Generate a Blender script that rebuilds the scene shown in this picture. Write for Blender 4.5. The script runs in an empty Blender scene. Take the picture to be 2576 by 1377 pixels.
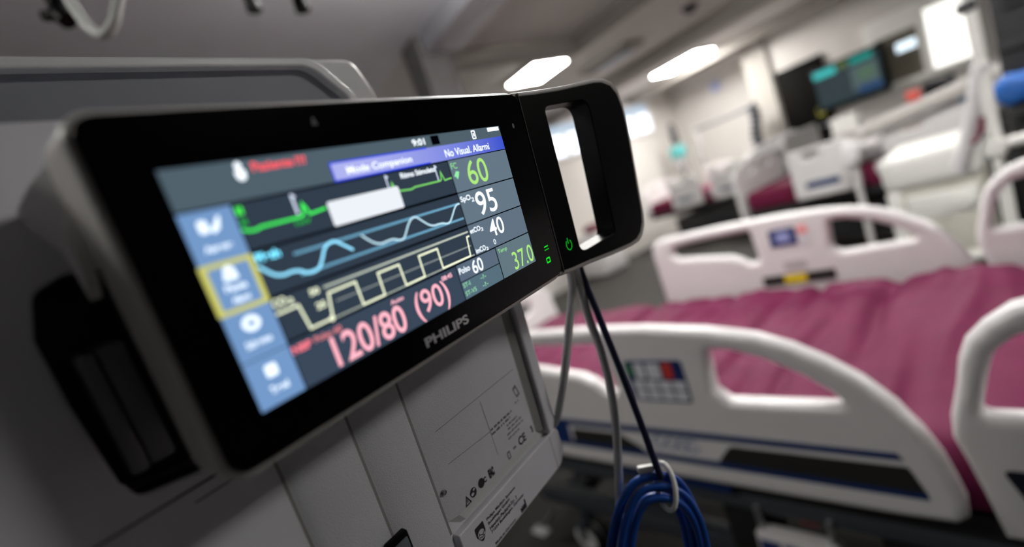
import bpy, bmesh, math, random
from mathutils import Vector, Matrix
random.seed(4)
SC = bpy.context.scene
COL = SC.collection
PI = math.pi
mm = 0.001

# ------------------------------------------------------------------ helpers
def lin(c):
    c /= 255.0
    return c / 12.92 if c <= 0.04045 else ((c + 0.055) / 1.055) ** 2.4

def rgb(r, g, b):
    return (lin(r), lin(g), lin(b), 1.0)

_M = {}
def pm(name, col, rough=0.5, metal=0.0, var=0.06, scale=40.0, bump=0.0, bscale=300.0, spec=0.5, coat=0.0, trans=0.0):
    """procedural surface: base colour broken up by noise, optional fine bump"""
    if name in _M:
        return _M[name]
    m = bpy.data.materials.new(name); m.use_nodes = True
    nt = m.node_tree; b = nt.nodes['Principled BSDF']
    tc = nt.nodes.new('ShaderNodeTexCoord')
    nz = nt.nodes.new('ShaderNodeTexNoise'); nz.inputs['Scale'].default_value = scale
    nz.inputs['Detail'].default_value = 4
    nt.links.new(tc.outputs['Object'], nz.inputs['Vector'])
    rp = nt.nodes.new('ShaderNodeValToRGB')
    c = rgb(*col)
    rp.color_ramp.elements[0].position = 0.3; rp.color_ramp.elements[1].position = 0.7
    rp.color_ramp.elements[0].color = tuple(max(0, x * (1 - var)) for x in c[:3]) + (1,)
    rp.color_ramp.elements[1].color = tuple(min(1, x * (1 + var)) for x in c[:3]) + (1,)
    nt.links.new(nz.outputs['Fac'], rp.inputs['Fac'])
    nt.links.new(rp.outputs['Color'], b.inputs['Base Color'])
    b.inputs['Roughness'].default_value = rough
    b.inputs['Metallic'].default_value = metal
    b.inputs['Specular IOR Level'].default_value = spec
    b.inputs['Coat Weight'].default_value = coat
    b.inputs['Transmission Weight'].default_value = trans
    if bump:
        n2 = nt.nodes.new('ShaderNodeTexNoise'); n2.inputs['Scale'].default_value = bscale
        nt.links.new(tc.outputs['Object'], n2.inputs['Vector'])
        bp = nt.nodes.new('ShaderNodeBump'); bp.inputs['Strength'].default_value = bump
        bp.inputs['Distance'].default_value = 0.001
        nt.links.new(n2.outputs['Fac'], bp.inputs['Height'])
        nt.links.new(bp.outputs['Normal'], b.inputs['Normal'])
    _M[name] = m
    return m

def em(name, col, strength=1.0):
    """light-giving surface (screens, lamps)"""
    if name in _M:
        return _M[name]
    m = bpy.data.materials.new(name); m.use_nodes = True
    nt = m.node_tree
    nt.nodes.remove(nt.nodes['Principled BSDF'])
    e = nt.nodes.new('ShaderNodeEmission')
    e.inputs['Color'].default_value = rgb(*col); e.inputs['Strength'].default_value = strength
    nt.links.new(e.outputs[0], nt.nodes['Material Output'].inputs['Surface'])
    _M[name] = m
    return m

def fin(me, angle=0.6):
    me.shade_smooth()
    try:
        me.set_sharp_from_angle(angle=angle)
    except Exception:
        pass
    return me

def box(x0, x1, y0, y1, z0, z1, bev=0.0, seg=2):
    bm = bmesh.new()
    bmesh.ops.create_cube(bm, size=1.0)
    for v in bm.verts:
        v.co = Vector((x0 + (x1 - x0) * (v.co.x + .5), y0 + (y1 - y0) * (v.co.y + .5), z0 + (z1 - z0) * (v.co.z + .5)))
    if bev:
        bmesh.ops.bevel(bm, geom=bm.edges[:], offset=bev, segments=seg, affect='EDGES', profile=0.5)
    me = bpy.data.meshes.new('m'); bm.to_mesh(me); bm.free()
    return me

def cyl(r0, r1, z0, z1, n=24, axis='Z', bev=0.0):
    bm = bmesh.new()
    bmesh.ops.create_cone(bm, cap_ends=True, segments=n, radius1=r0, radius2=r1, depth=z1 - z0)
    bmesh.ops.translate(bm, verts=bm.verts, vec=(0, 0, (z0 + z1) / 2))
    if bev:
        ed = [e for e in bm.edges if abs(e.verts[0].co.z - e.verts[1].co.z) < 1e-9]
        bmesh.ops.bevel(bm, geom=ed, offset=bev, segments=2, affect='EDGES', profile=0.5)
    if axis == 'X':
        bmesh.ops.rotate(bm, verts=bm.verts, matrix=Matrix.Rotation(PI / 2, 3, 'Y'))
    if axis == 'Y':
        bmesh.ops.rotate(bm, verts=bm.verts, matrix=Matrix.Rotation(-PI / 2, 3, 'X'))
    me = bpy.data.meshes.new('m'); bm.to_mesh(me); bm.free()
    return me

def lathe(prof, n=28, caps=True):
    """profile of (radius, z) turned about Z"""
    bm = bmesh.new()
    rings = []
    for r, z in prof:
        rings.append([bm.verts.new((r * math.cos(2 * PI * k / n), r * math.sin(2 * PI * k / n), z)) for k in range(n)])
    for a, b in zip(rings, rings[1:]):
        for k in range(n):
            bm.faces.new((a[k], a[(k + 1) % n], b[(k + 1) % n], b[k]))
    if caps:
        bm.faces.new(list(reversed(rings[0]))); bm.faces.new(rings[-1])
    bmesh.ops.remove_doubles(bm, verts=bm.verts, dist=1e-7)
    me = bpy.data.meshes.new('m'); bm.to_mesh(me); bm.free()
    return me

def from_curve(cu):
    o = bpy.data.objects.new('tmp_curve', cu); COL.objects.link(o)
    dg = bpy.context.evaluated_depsgraph_get()
    me = bpy.data.meshes.new_from_object(o.evaluated_get(dg))
    bpy.data.objects.remove(o); bpy.data.curves.remove(cu)
    me.materials.clear()
    return me

def plate(loops, half, bev=0.0, res=3):
    """flat outline in XY (outer loop then holes), thickness 2*half about z=0, rounded edges"""
    cu = bpy.data.curves.new('c', 'CURVE'); cu.dimensions = '2D'; cu.fill_mode = 'BOTH'
    for lp in loops:
        s = cu.splines.new('POLY'); s.points.add(len(lp) - 1); s.use_cyclic_u = True
        for p, q in zip(s.points, lp):
            p.co = (q[0], q[1], 0, 1)
    if bev:
        cu.bevel_depth = bev; cu.bevel_resolution = res; cu.offset = -bev
        cu.extrude = max(half - bev, 0.0)
    else:
        cu.extrude = half
    return from_curve(cu)

def flat(loops):
    cu = bpy.data.curves.new('c', 'CURVE'); cu.dimensions = '2D'; cu.fill_mode = 'FRONT'
    for lp in loops:
        s = cu.splines.new('POLY'); s.points.add(len(lp) - 1); s.use_cyclic_u = True
        for p, q in zip(s.points, lp):
            p.co = (q[0], q[1], 0, 1)
    return from_curve(cu)

def tube(pts, r, res=4, cyclic=False, smooth=0):
    if smooth:
        pts = catmull(pts, smooth, cyclic)
    cu = bpy.data.curves.new('c', 'CURVE'); cu.dimensions = '3D'
    cu.bevel_depth = r; cu.bevel_resolution = res; cu.use_fill_caps = True
    s = cu.splines.new('POLY'); s.points.add(len(pts) - 1); s.use_cyclic_u = cyclic
    for p, q in zip(s.points, pts):
        p.co = (q[0], q[1], q[2], 1)
    return from_curve(cu)

def catmull(P, n=8, cyclic=False):
    P = [Vector(p) for p in P]; out = []
    m = len(P)
    for i in range(m if cyclic else m - 1):
        if cyclic:
            a, b, c, d = P[i - 1], P[i], P[(i + 1) % m], P[(i + 2) % m]
        else:
            a, b, c, d = P[max(i - 1, 0)], P[i], P[i + 1], P[min(i + 2, m - 1)]
        for k in range(n):
            t = k / n
            out.append(0.5 * ((2 * b) + (c - a) * t + (2 * a - 5 * b + 4 * c - d) * t * t + (3 * b - a - 3 * c + d) * t ** 3))
    if not cyclic:
        out.append(P[-1])
    return out

def chaikin(P, n=2):
    P = [tuple(p) for p in P]
    for _ in range(n):
        Q = []
        for i in range(len(P)):
            a, b = P[i], P[(i + 1) % len(P)]
            Q.append((a[0] * .75 + b[0] * .25, a[1] * .75 + b[1] * .25))
            Q.append((a[0] * .25 + b[0] * .75, a[1] * .25 + b[1] * .75))
        P = Q
    return P

def rrect(x0, y0, x1, y1, r, n=6):
    P = []
    for cx, cy, a0 in ((x1 - r, y1 - r, 0), (x0 + r, y1 - r, 90), (x0 + r, y0 + r, 180), (x1 - r, y0 + r, 270)):
        for k in range(n + 1):
            a = math.radians(a0 + 90 * k / n)
            P.append((cx + r * math.cos(a), cy + r * math.sin(a)))
    return P

def roundpoly(P, radii, n=6):
    out = []; m = len(P)
    if not hasattr(radii, '__len__'):
        radii = [radii] * m
    for i in range(m):
        p = Vector(P[i]).to_2d(); a = Vector(P[i - 1]).to_2d(); b = Vector(P[(i + 1) % m]).to_2d(); r = radii[i]
        u = (a - p); v = (b - p); lu, lv = u.length, v.length
        u.normalize(); v.normalize()
        ang = math.acos(max(-1, min(1, u.dot(v))))
        d = min(r / math.tan(ang / 2) if r else 0, lu * .48, lv * .48)
        if d < 1e-9:
            out.append(tuple(p)); continue
        s, e = p + u * d, p + v * d
        for k in range(n + 1):
            t = k / n
            q = s * (1 - t) ** 2 + p * 2 * t * (1 - t) + e * t * t
            out.append(tuple(q))
    return out

def ellipse(cx, cy, a, b, n=24):
    return [(cx + a * math.cos(2 * PI * k / n), cy + b * math.sin(2 * PI * k / n)) for k in range(n)]

def stroke(pts, w):
    """flat ribbon along a 2D polyline (mitred)"""
    n = len(pts); L = []; R = []
    V = [Vector(p).to_2d() for p in pts]
    for i in range(n):
        if i == 0: t = (V[1] - V[0]).normalized(); s = 1
        elif i == n - 1: t = (V[-1] - V[-2]).normalized(); s = 1
        else:
            t1 = (V[i] - V[i - 1]).normalized(); t2 = (V[i + 1] - V[i]).normalized(); t = (t1 + t2)
            t = t1 if t.length < 1e-6 else t.normalized(); s = 1 / max(.35, t.dot(t1))
        nrm = Vector((-t.y, t.x)) * (w / 2 * s)
        L.append(V[i] + nrm); R.append(V[i] - nrm)
    bm = bmesh.new()
    l = [bm.verts.new((p.x, p.y, 0)) for p in L]; r = [bm.verts.new((p.x, p.y, 0)) for p in R]
    for i in range(n - 1):
        bm.faces.new((r[i], r[i + 1], l[i + 1], l[i]))
    me = bpy.data.meshes.new('m'); bm.to_mesh(me); bm.free()
    return me

def quad(P):
    me = bpy.data.meshes.new('m'); me.from_pydata([tuple(p) for p in P], [], [tuple(range(len(P)))]); return me

def rect(x0, y0, x1, y1, z=0):
    return quad([(x0, y0, z), (x1, y0, z), (x1, y1, z), (x0, y1, z)])

def text(s, x0, y0, x1, y1, bold=0.0, extr=0.0):
    """lettering fitted into the given rectangle"""
    cu = bpy.data.curves.new('t', 'FONT'); cu.body = s; cu.size = 1.0
    cu.offset = bold; cu.extrude = 0.0
    me = from_curve(cu)
    xs = [v.co.x for v in me.vertices]; ys = [v.co.y for v in me.vertices]
    ax, bx, ay, by = min(xs), max(xs), min(ys), max(ys)
    for v in me.vertices:
        v.co = Vector((x0 + (v.co.x - ax) / (bx - ax) * (x1 - x0), y0 + (v.co.y - ay) / (by - ay) * (y1 - y0), 0))
    return me

def tr(me, mat=None, loc=None, scale=None):
    M = Matrix.Identity(4)
    if scale is not None: M = Matrix.Scale(scale, 4) @ M
    if mat is not None: M = mat.to_4x4() @ M
    if loc is not None: M = Matrix.Translation(loc) @ M
    me.transform(M)
    return me

def obj(name, pieces, parent=None, label=None, smooth=0.6):
    """one mesh object from (mesh, material) pieces"""
    bm = bmesh.new(); mats = []
    for me, m in pieces:
        if m not in mats: mats.append(m)
        k = len(bm.faces)
        bm.from_mesh(me)
        bm.faces.ensure_lookup_table()
        mi = mats.index(m)
        for f in bm.faces[k:]:
            f.material_index = mi
        bpy.data.meshes.remove(me)
    me = bpy.data.meshes.new(name); bm.to_mesh(me); bm.free()
    for m in mats: me.materials.append(m)
    if smooth: fin(me, smooth)
    o = bpy.data.objects.new(name, me); COL.objects.link(o)
    if parent is not None: o.parent = parent
    if label: o['label'] = label
    return o

def tag(o, label, cat, group=None):
    o['label'] = label; o['category'] = cat
    if group: o['group'] = group
    return o

def thing(name, label, cat, loc=(0, 0, 0), rot=None, group=None):
    o = bpy.data.objects.new(name, None); COL.objects.link(o)
    o.empty_display_size = 0.05
    if rot is not None:
        o.matrix_world = Matrix.Translation(loc) @ rot.to_4x4()
    else:
        o.location = loc
    return tag(o, label, cat, group)

def struct(name, pieces, smooth=0.6):
    o = obj(name, pieces, smooth=smooth); o['kind'] = 'structure'; return o

RX90 = Matrix.Rotation(PI / 2, 3, 'X')      # XY outline -> stands in XZ, thickness along Y

# ------------------------------------------------------------------ camera
MC = Matrix(((0.54625838, -0.06637176, -0.83498297), (0.76613649, -0.36335666, 0.53010076), (-0.33858035, -0.92928291, -0.14763679)))
C0 = Vector((0, 0, 1.3))
cam_d = bpy.data.cameras.new('camera'); cam = bpy.data.objects.new('camera', cam_d); COL.objects.link(cam)
cam.matrix_world = Matrix.Translation(C0) @ Matrix((MC.col[0], -MC.col[1], -MC.col[2])).transposed().to_4x4()
cam_d.sensor_width = 36.0; cam_d.lens = 1190.0 / 2576 * 36.0
cam_d.shift_y = 46.5 / 2576
cam_d.clip_start = 0.01; cam_d.clip_end = 60
cam_d.dof.use_dof = True; cam_d.dof.focus_distance = 0.225; cam_d.dof.aperture_fstop = 3.1
cam_d.dof.aperture_blades = 0
SC.camera = cam

# ------------------------------------------------------------------ materials
WALL = pm('wall_paint', (214, 210, 206), .75, var=.02, scale=3)
CEIL = pm('ceiling_paint', (226, 222, 218), .8, var=.03, scale=2)
CEILG = pm('ceiling_grey_paint', (226, 229, 236), .7, var=.04, scale=2)
FLOOR = pm('floor_vinyl', (66, 64, 62), .65, var=.08, scale=6, spec=.15)
BEAM = pm('beam_paint', (172, 168, 162), .8, var=.03, scale=3)
HOUS = pm('housing_plastic', (208, 208, 214), .42, var=.025, scale=60, bump=.25, bscale=1800)
HOUSD = pm('recess_plastic', (26, 26, 28), .6, var=.08)
RIMM = pm('rim_plastic', (205, 206, 206), .35, var=.02)
SHELL = pm('monitor_shell', (184, 181, 177), .38, var=.02, scale=80, bump=.1, bscale=2500)
BLACKG = pm('black_glass', (2, 2, 3), .2, var=.1, spec=.07)
BLACKP = pm('black_plastic', (3, 3, 4), .4, var=.1, spec=.1)
INK = pm('print_ink', (38, 38, 42), .6, var=.05)
INKL = pm('print_ink_faded', (96, 96, 100), .6, var=.08)
LINE = pm('engraved_line', (120, 118, 118), .7)
SILVER = pm('logo_silver', (190, 192, 196), .3, metal=.6, var=.03)
CHROME = pm('chrome', (210, 210, 212), .15, metal=1.0, var=.02)
STEEL = pm('steel_tube', (170, 172, 176), .3, metal=.8, var=.03)
BEDW = pm('bed_plastic_white', (226, 224, 224), .32, var=.015, scale=20)
BEDB = pm('bed_blue', (8, 46, 104), .45, var=.06)
BEDK = pm('bed_dark_inlay', (34, 33, 32), .6, var=.08)
BEDG = pm('bed_frame_grey', (66, 70, 76), .45, metal=.1, var=.05)
BEDD = pm('bed_frame_dark', (30, 31, 34), .55, var=.08)
SHEET = pm('crimson_cover', (98, 20, 60), .62, var=.10, scale=14, bump=.5, bscale=900, spec=.25)
REDF = pm('crimson_far', (104, 24, 58), .65, var=.08, spec=.2)
RUB = pm('rubber_dark', (22, 22, 23), .7)
WHEEL = pm('wheel_white', (232, 234, 234), .5)
CABW = pm('cable_white', (196, 196, 198), .45, var=.02)
CABB = pm('cable_blue', (8, 72, 160), .33, var=.06, spec=.6)
CABN = pm('cable_navy', (10, 20, 58), .4, var=.06)
KEYB = pm('keypad_blue', (24, 44, 104), .5, var=.05)
KEYW = pm('keypad_white', (222, 224, 230), .5)
KEYR = pm('keypad_red', (206, 62, 52), .5)
KEYG = pm('keypad_green', (40, 120, 70), .5)
KEYP = pm('keypad_pink', (240, 160, 160), .5)
YEL = pm('label_yellow', (232, 206, 30), .5)
DKGR = pm('dark_grey_metal', (58, 58, 60), .5, metal=.2, var=.06)
DARKDOOR = pm('dark_brown_door', (14, 12, 10), .7, var=.12, scale=8, spec=.08)
CARTW = pm('cart_white', (240, 240, 236), .35, var=.012)
CARTB = pm('cart_beige', (206, 204, 192), .5, var=.03)
TEAL = pm('teal_panel', (92, 176, 176), .5, var=.05)
BLUEBAG = pm('blue_bag', (8, 92, 176), .5, var=.12, scale=12)
GREYC = pm('grey_cloth', (168, 166, 168), .8, var=.06, scale=12)
PURC = pm('plum_cloth', (122, 66, 80), .8, var=.1, scale=12)
WHC = pm('white_linen', (226, 224, 226), .8, var=.03, scale=10)
REDP = pm('red_plastic', (170, 34, 34), .45)
HOSE = pm('hose_slate', (34, 40, 54), .5, var=.06)
HOSEW = pm('hose_white', (206, 210, 206), .4, var=.03)
LAMP = em('lamp_light', (255, 252, 246), 60.0)
WINL = em('window_daylight', (238, 244, 255), 1.9)
WINB = em('window_daylight_dim', (176, 194, 212), 1.0)

# ------------------------------------------------------------------ room
CZ = 2.55
XE, YF, YL = -5.55, 7.6, 8.3
struct('floor', [(box(-7, 4.5, -3.5, 9.5, -.06, 0), FLOOR)])
struct('ceiling', [(box(-7, 4.5, 1.66, 9.5, CZ, CZ + .1), CEIL)])
struct('ceiling_low', [(box(-7, 4.5, -3.5, 1.66, CZ - .03, CZ + .1), CEILG)])
struct('wall_end', [(box(XE - .15, XE, -3.5, 9.5, 0, CZ), WALL)])
struct('wall_far', [(box(-3.75, 4.5, YF, YF + .15, 0, CZ), WALL)])
struct('wall_far_alcove', [(box(XE, -3.75, YL, YL + .15, 0, CZ), WALL), (box(-3.75, -3.60, YF + .15, YL + .15, 0, CZ), WALL)])
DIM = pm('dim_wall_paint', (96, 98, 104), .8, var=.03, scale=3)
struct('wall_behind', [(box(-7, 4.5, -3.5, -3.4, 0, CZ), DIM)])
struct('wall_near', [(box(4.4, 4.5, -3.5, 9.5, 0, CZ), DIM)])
struct('baseboard_far', [(box(-3.6, 4.4, YF - .015, YF, 0, .1), BEAM)])
struct('trim_1', [(box(-3.76, -3.42, YF - .06, YF, 0, CZ), BEAM)])
struct('ceiling_duct', [(box(-2.62, 4.4, 1.66, 1.93, CZ - .14, CZ, .01), CEILG)])
struct('column', [(box(-2.82, -2.62, 1.62, 1.84, 0, CZ), pm('column_paint', (128, 126, 126), .8, var=.03, scale=3))])
struct('ceiling_beam_a', [(box(-2.95, 4.4, 3.30, 3.44, CZ - .10, CZ), BEAM)])
struct('ceiling_beam_b', [(box(-3.07, -2.93, 2.0, 3.44, CZ - .10, CZ), BEAM)])
struct('ceiling_beam_c', [(box(XE, 4.4, 5.20, 5.38, CZ - .16, CZ), BEAM)])
struct('ceiling_beam_d', [(box(XE, 4.4, YF - .5, YF - .2, CZ - .12, CZ), BEAM)])

def room_window(name, y0, y1, z0, z1):
    o = obj(name, [(plate([[(y0 - .05, z0 - .05), (y1 + .05, z0 - .05), (y1 + .05, z1 + .05), (y0 - .05, z1 + .05)],
                           [(y0, z0), (y1, z0), (y1, z1), (y0, z1)]], .03, .006), BEDW)])
    o.data.transform(Matrix.Translation((XE + .02, 0, 0)) @ Matrix(((0, 0, 1), (1, 0, 0), (0, 1, 0))).to_4x4())
    o['kind'] = 'structure'
    ym = (y0 + y1) / 2
    obj('mullion', [(box(XE + .002, XE + .04, ym - .035, ym + .035, z0, z1 - .13), BEDW), (box(XE + .002, XE + .035, y0, y1, z1 - .15, z1 - .12), BEDW)], o)
    obj('pane', [(box(XE + .002, XE + .012, y0, y1, z0, z1 - .13), WINL), (box(XE + .002, XE + .012, y0, y1, z1 - .13, z1), WINB)], o)
    return o
room_window('window_1', 5.0, 5.78, 1.90, 2.36)
room_window('window_2', 6.72, 7.50, 1.90, 2.36)

# window in the far wall: dark pane left, bright blind right
o = struct('window_3', [(plate([[(-2.30, 1.17), (-1.28, 1.17), (-1.28, 2.02), (-2.30, 2.02)], [(-2.2, 1.24), (-1.80, 1.24), (-1.80, 1.78), (-2.2, 1.78)],
                                [(-1.72, 1.24), (-1.36, 1.24), (-1.36, 1.90), (-1.72, 1.90)]], .03, .006), CARTW)])
o.data.transform(Matrix.Translation((0, YF - .03, 0)) @ RX90.to_4x4())
obj('pane', [(box(-2.2, -1.80, YF - .025, YF - .012, 1.24, 1.78), pm('dark_pane', (120, 116, 104), .08, var=.05, spec=.9))], o, 'dark reflecting pane')
obj('lamp', [(box(-2.02, -1.83, YF - .034, YF - .026, 1.56, 1.66, .003), em('bluish_reflection', (226, 244, 255), 1.3))], o, 'bluish white lamp reflection put on the dark pane as a glow')  # glowing plate standing for a lamp's reflection in the pane
obj('blind', [(box(-1.72, -1.36, YF - .03, YF - .012, 1.24, 1.90), em('blind_daylight', (255, 253, 246), 1.5))], o, 'bright white daylit pane')
obj('lamp_strip', [(box(-2.24, -1.36, YF - .05, YF - .02, 1.82, 1.96, .005), em('strip_light', (255, 252, 244), 1.3))], o, 'bright strip along the top')

# dark doorway
o = struct('door_1', [(box(-3.38, -2.78, YF - .05, YF - .005, 0, 1.93, .006), DARKDOOR)])
obj('panel', [(box(-3.30, -2.86, YF - .06, YF - .045, .2, 1.0, .006), DARKDOOR), (box(-3.30, -2.86, YF - .06, YF - .045, 1.1, 1.83, .006), DARKDOOR)], o)
obj('handle', [(tube([(-2.84, YF - .05, 1.02), (-2.84, YF - .1, 1.02), (-2.95, YF - .1, 1.02)], .01), STEEL)], o)

def ceiling_light(x0, x1, y0, y1, label, lm=LAMP, drop=0.0):
    t = thing('ceiling_light', label, 'ceiling light', ((x0 + x1) / 2, (y0 + y1) / 2, CZ - drop), group='ceiling light panels')
    a, b = (x1 - x0) / 2, (y1 - y0) / 2
    obj('frame', [(tr(plate([[(-a - .03, -b - .03), (a + .03, -b - .03), (a + .03, b + .03), (-a - .03, b + .03)],
                             [(-a, -b), (a, -b), (a, b), (-a, b)]], .014, .003), loc=(0, 0, -.016)), BEDW)], t)
    obj('diffuser', [(box(-a, a, -b, b, -.04, -.012, .008), lm)], t)
    if drop:                      # hung on rods, with an added upward glow to brighten the ceiling
        obj('added_uplight', [(box(-a, a, -b, b, .002, .012, .004), lm)], t)
        for sx in (-1, 1):
            obj('rod', [(tr(cyl(.006, .006, 0, drop - .03, 10), loc=(sx * (a + .015), 0, 0)), STEEL)], t)
    return t
ceiling_light(-3.80, -3.36, 3.20, 3.62, 'bright ceiling light panel just above the handle of the black monitor')
ceiling_light(-4.48, -3.74, 6.42, 6.88, 'smaller bright ceiling light panel farther off, left of the wall screen')

ceiling_light(-1.45, -.75, 3.20, 3.62, 'ceiling light panel above the white cart')
ceiling_light(1.25, 1.95, 2.03, 2.37, 'long unseen ceiling light panel added past the head of the nearest bed')  # unseen panel, added to light the housing from the right
ceiling_light(-1.36, -.98, 1.08, 1.38, 'unseen ceiling light panel added over the foot of the nearest bed', drop=.32)  # unseen panel, added to brighten rails, mattress and the low ceiling
ceiling_light(-1.18, -.85, -1.4, -1.1, 'ceiling light panel behind the large housing')

def ceiling_vent():
    t = thing('ceiling_vent', 'dark slotted ceiling vent with bluish cover between the two ceiling lights', 'vent', (-3.5, 4.42, CZ))
    obj('frame', [(box(-.34, .34, -.17, .17, -.05, 0, .008), BEAM)], t)
    obj('slot', [(box(-.30, .30, -.12, -.03, -.062, -.045), BEDD)], t)
    obj('cover', [(box(-.26, .22, .0, .12, -.066, -.045, .006), pm('vent_cover', (196, 212, 232), .3))], t)
ceiling_vent()
t = thing('smoke_detector', 'small dark round detector on the ceiling above the second light', 'detector', (-2.56, 4.5, CZ))
obj('base', [(cyl(.075, .075, -.02, 0), DKGR)], t); obj('dome', [(lathe([(.06, -.02), (.055, -.045), (.03, -.062), (.004, -.066)]), DKGR)], t)
t = thing('ceiling_spotlight', 'blue round light fitting set in the far wall above the corner stand', 'lamp', (-4.65, YL, 2.2))
obj('disc', [(cyl(.09, .08, -.03, 0, axis='Y'), pm('pale_blue_disc', (176, 184, 226), .4))], t)

# ------------------------------------------------------------------ patient monitor (local axes: x right, y up, z out of the screen; millimetres)
RW = Matrix(((-0.29957689, 0.09818133, 0.94900691), (0.9539413, 0.01435072, 0.29964987), (0.01580109, 0.99506507, -0.09795837)))
MO = Vector((-0.1636509, 0.07131741, 1.30745979))
def mpt(x, y, z):
    return MO + RW @ Vector((x * mm, y * mm, z * mm))
mon = thing('patient_monitor', 'black lit patient monitor with carry handle and numeric readings', 'monitor', MO, RW)
def P(me, z=0.0):      # millimetre outline -> metres at depth z
    return tr(me, scale=mm, loc=(0, 0, z * mm))

obj('shell', [(P(plate([rrect(-84.0, -48.0, 93, 48.2, 7)], 10.5, 2.6, 5), -10.8), SHELL),
              (P(box(-72, 86, -40, 41, -46, -18, 3)), SHELL)], mon, 'pale grey shell around the black front')
obj('bezel', [(P(plate([rrect(-82.3, -45.5, 92.3, 46.7, 5.5)], .9, .5), -.2), BLACKG)], mon, 'glossy black front glass')
obj('logo', [(P(text('PHILIPS', -10.5, -41.9, 14.2, -38.1, .03), .75), SILVER)], mon, 'silver maker lettering below the screen')
obj('alarm_mark', [(P(flat([[(-24.6, 40.2), (-22.4, 40.2), (-23.2, 42.6), (-23.8, 42.6)]]), .75), pm('faint_mark', (70, 70, 74), .5))], mon, 'faint grey triangle above the screen')
obj('light_sensor', [(P(flat([ellipse(81.9, 32, .9, 1.2)]), .75), pm('sensor_grey', (120, 120, 124), .3))], mon, 'small grey dot by the screen corner')
LEDG = em('led_green', (20, 215, 40), 1.0); LEDD = em('led_green_dim', (10, 150, 30), 1.0)
obj('supply_light', [(P(stroke([(80.3, -28.7), (84.0, -28.7)], .55), .78), LEDG)] +
    [(P(stroke([(80.3 + k * 1.4, -30.3), (81.2 + k * 1.4, -30.3)], .5), .78), LEDG) for k in range(3)], mon, 'green mains symbol')
obj('battery_light', [(P(flat([rrect(79.4, -37.1, 83.0, -34.2, .5), rrect(80.0, -36.4, 82.4, -34.9, .3)]), .78), LEDG)], mon, 'green battery symbol')

# handle: sweeps out to the right and forward of the screen plane
K = math.atan(0.274)
HM = Matrix.Rotation(-K, 3, 'Y')
def H(x, y):           # monitor x on the handle plane -> distance along the plane
    return ((x - 95) / math.cos(K), y)
hout = [H(90, 47.8), H(104, 47.4), H(121, 47.4), H(150, 48.6)] + [H(x, y) for x, y in
        ((158, 48.1), (164.5, 45.6), (168.6, 40.5), (170.6, 32), (170.9, 22), (170.2, 4), (169, -17), (168, -34), (166.6, -41), (163, -46.5), (158.5, -49.2), (151, -50.0))] + \
       [H(133, -49.6), H(113, -48.4), H(100, -48.2), H(90, -47.4)]
def shrink(Pl, d):
    cx = sum(p[0] for p in Pl) / len(Pl); cy = sum(p[1] for p in Pl) / len(Pl)
    return [(cx + (p[0] - cx) * (1 - d / 40), cy + (p[1] - cy) * (1 - d / 47)) for p in Pl]
hole = roundpoly([H(108.6, -40.2), H(138.6, -37.6), H(141.2, 38.8), H(108.2, 38.8)], [5, 3, 8, 4])
def handle_piece(loops, half, bev, dz):
    me = plate(loops, half, bev, 4)
    me.transform(Matrix.Translation((95, 0, 0)) @ HM.to_4x4() @ Matrix.Translation((0, 0, dz)))
    return P(me)
obj('handle', [(handle_piece([hout, hole], 6.5, 1.2, -5.9), SHELL)], mon, 'pale grey handle shell with cut-out grip')
hin = [(p[0], p[1]) for p in hout]
cxh = 32.0
face = [(q[0] - (2.8 if q[0] > 60 else 1.2 if q[0] > 40 else 0.0), q[1] - (2.0 if q[1] > 0 else -2.6)) for q in hout]
obj('handle_face', [(handle_piece([face, hole], .8, .4, .45), BLACKP),
                    (handle_piece([roundpoly([H(108.1, -40.7), H(139.6, -38.2), H(142.2, 39.4), H(107.7, 39.4)], [5, 3, 8, 4]),
                                   roundpoly([H(108.7, -40.1), H(138.5, -37.5), H(141.1, 38.7), H(108.3, 38.7)], [5, 3, 8, 4])], 6.6, 0, -6), BLACKP)],
    mon, 'black front of the carry handle')
obj('seam', [(P(box(92.4, 93.0, -46, 47, .2, 1.0)), pm('seam_grey', (60, 58, 56), .4))], mon)
pwr = []
for k in range(26):
    a = math.radians(60 - 300 * k / 25 + 0)
    pwr.append((100.6 + 2.0 * math.sin(a + PI * .167 - .17 + .17), -33.2 + 2.9 * math.cos(a + PI * .167)))
pwr = [(100.6 + 1.9 * math.sin(math.radians(35 + 290 * k / 25)), -33.2 + 2.8 * math.cos(math.radians(35 + 290 * k / 25))) for k in range(26)]
def HP(me, lift=1.6):
    for v in me.vertices:
        v.co = Vector((v.co.x, v.co.y, (v.co.x - 95) * .274 + lift))
    return P(me)
obj('power_light', [(HP(stroke(pwr, .55)), LEDD), (HP(stroke([(100.3, -32.6), (100.3, -29.4)], .55)), LEDD)], mon, 'green power symbol on the handle')
# side latch seen at the far left, behind the shell edge
LT = [(-82.2, 43.2, -26.8), (-85.8, 40.0, -34.6), (-89.2, 35.5, -42.0), (-88.2, 30.5, -39.8), (-85.9, 22.0, -34.9), (-85.4, 8.0, -33.8), (-84.6, 14.0, -32.0), (-84.0, 26.0, -30.8), (-83.0, 31.0, -28.6)]
NL = Vector((-24.0, 0, 11.0)).normalized() * 3.0
V_ = [Vector(p) for p in LT]; n_ = len(V_)
me_ = bpy.data.meshes.new('m'); me_.from_pydata([tuple(v + NL * .1) for v in V_] + [tuple(v - NL) for v in V_], [], [tuple(range(n_)), tuple(range(2 * n_ - 1, n_ - 1, -1))] + [(k, k + n_, (k + 1) % n_ + n_, (k + 1) % n_) for k in range(n_)])
bm2 = bmesh.new(); bm2.from_mesh(me_); bmesh.ops.recalc_face_normals(bm2, faces=bm2.faces); bm2.to_mesh(me_); bm2.free()
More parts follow.
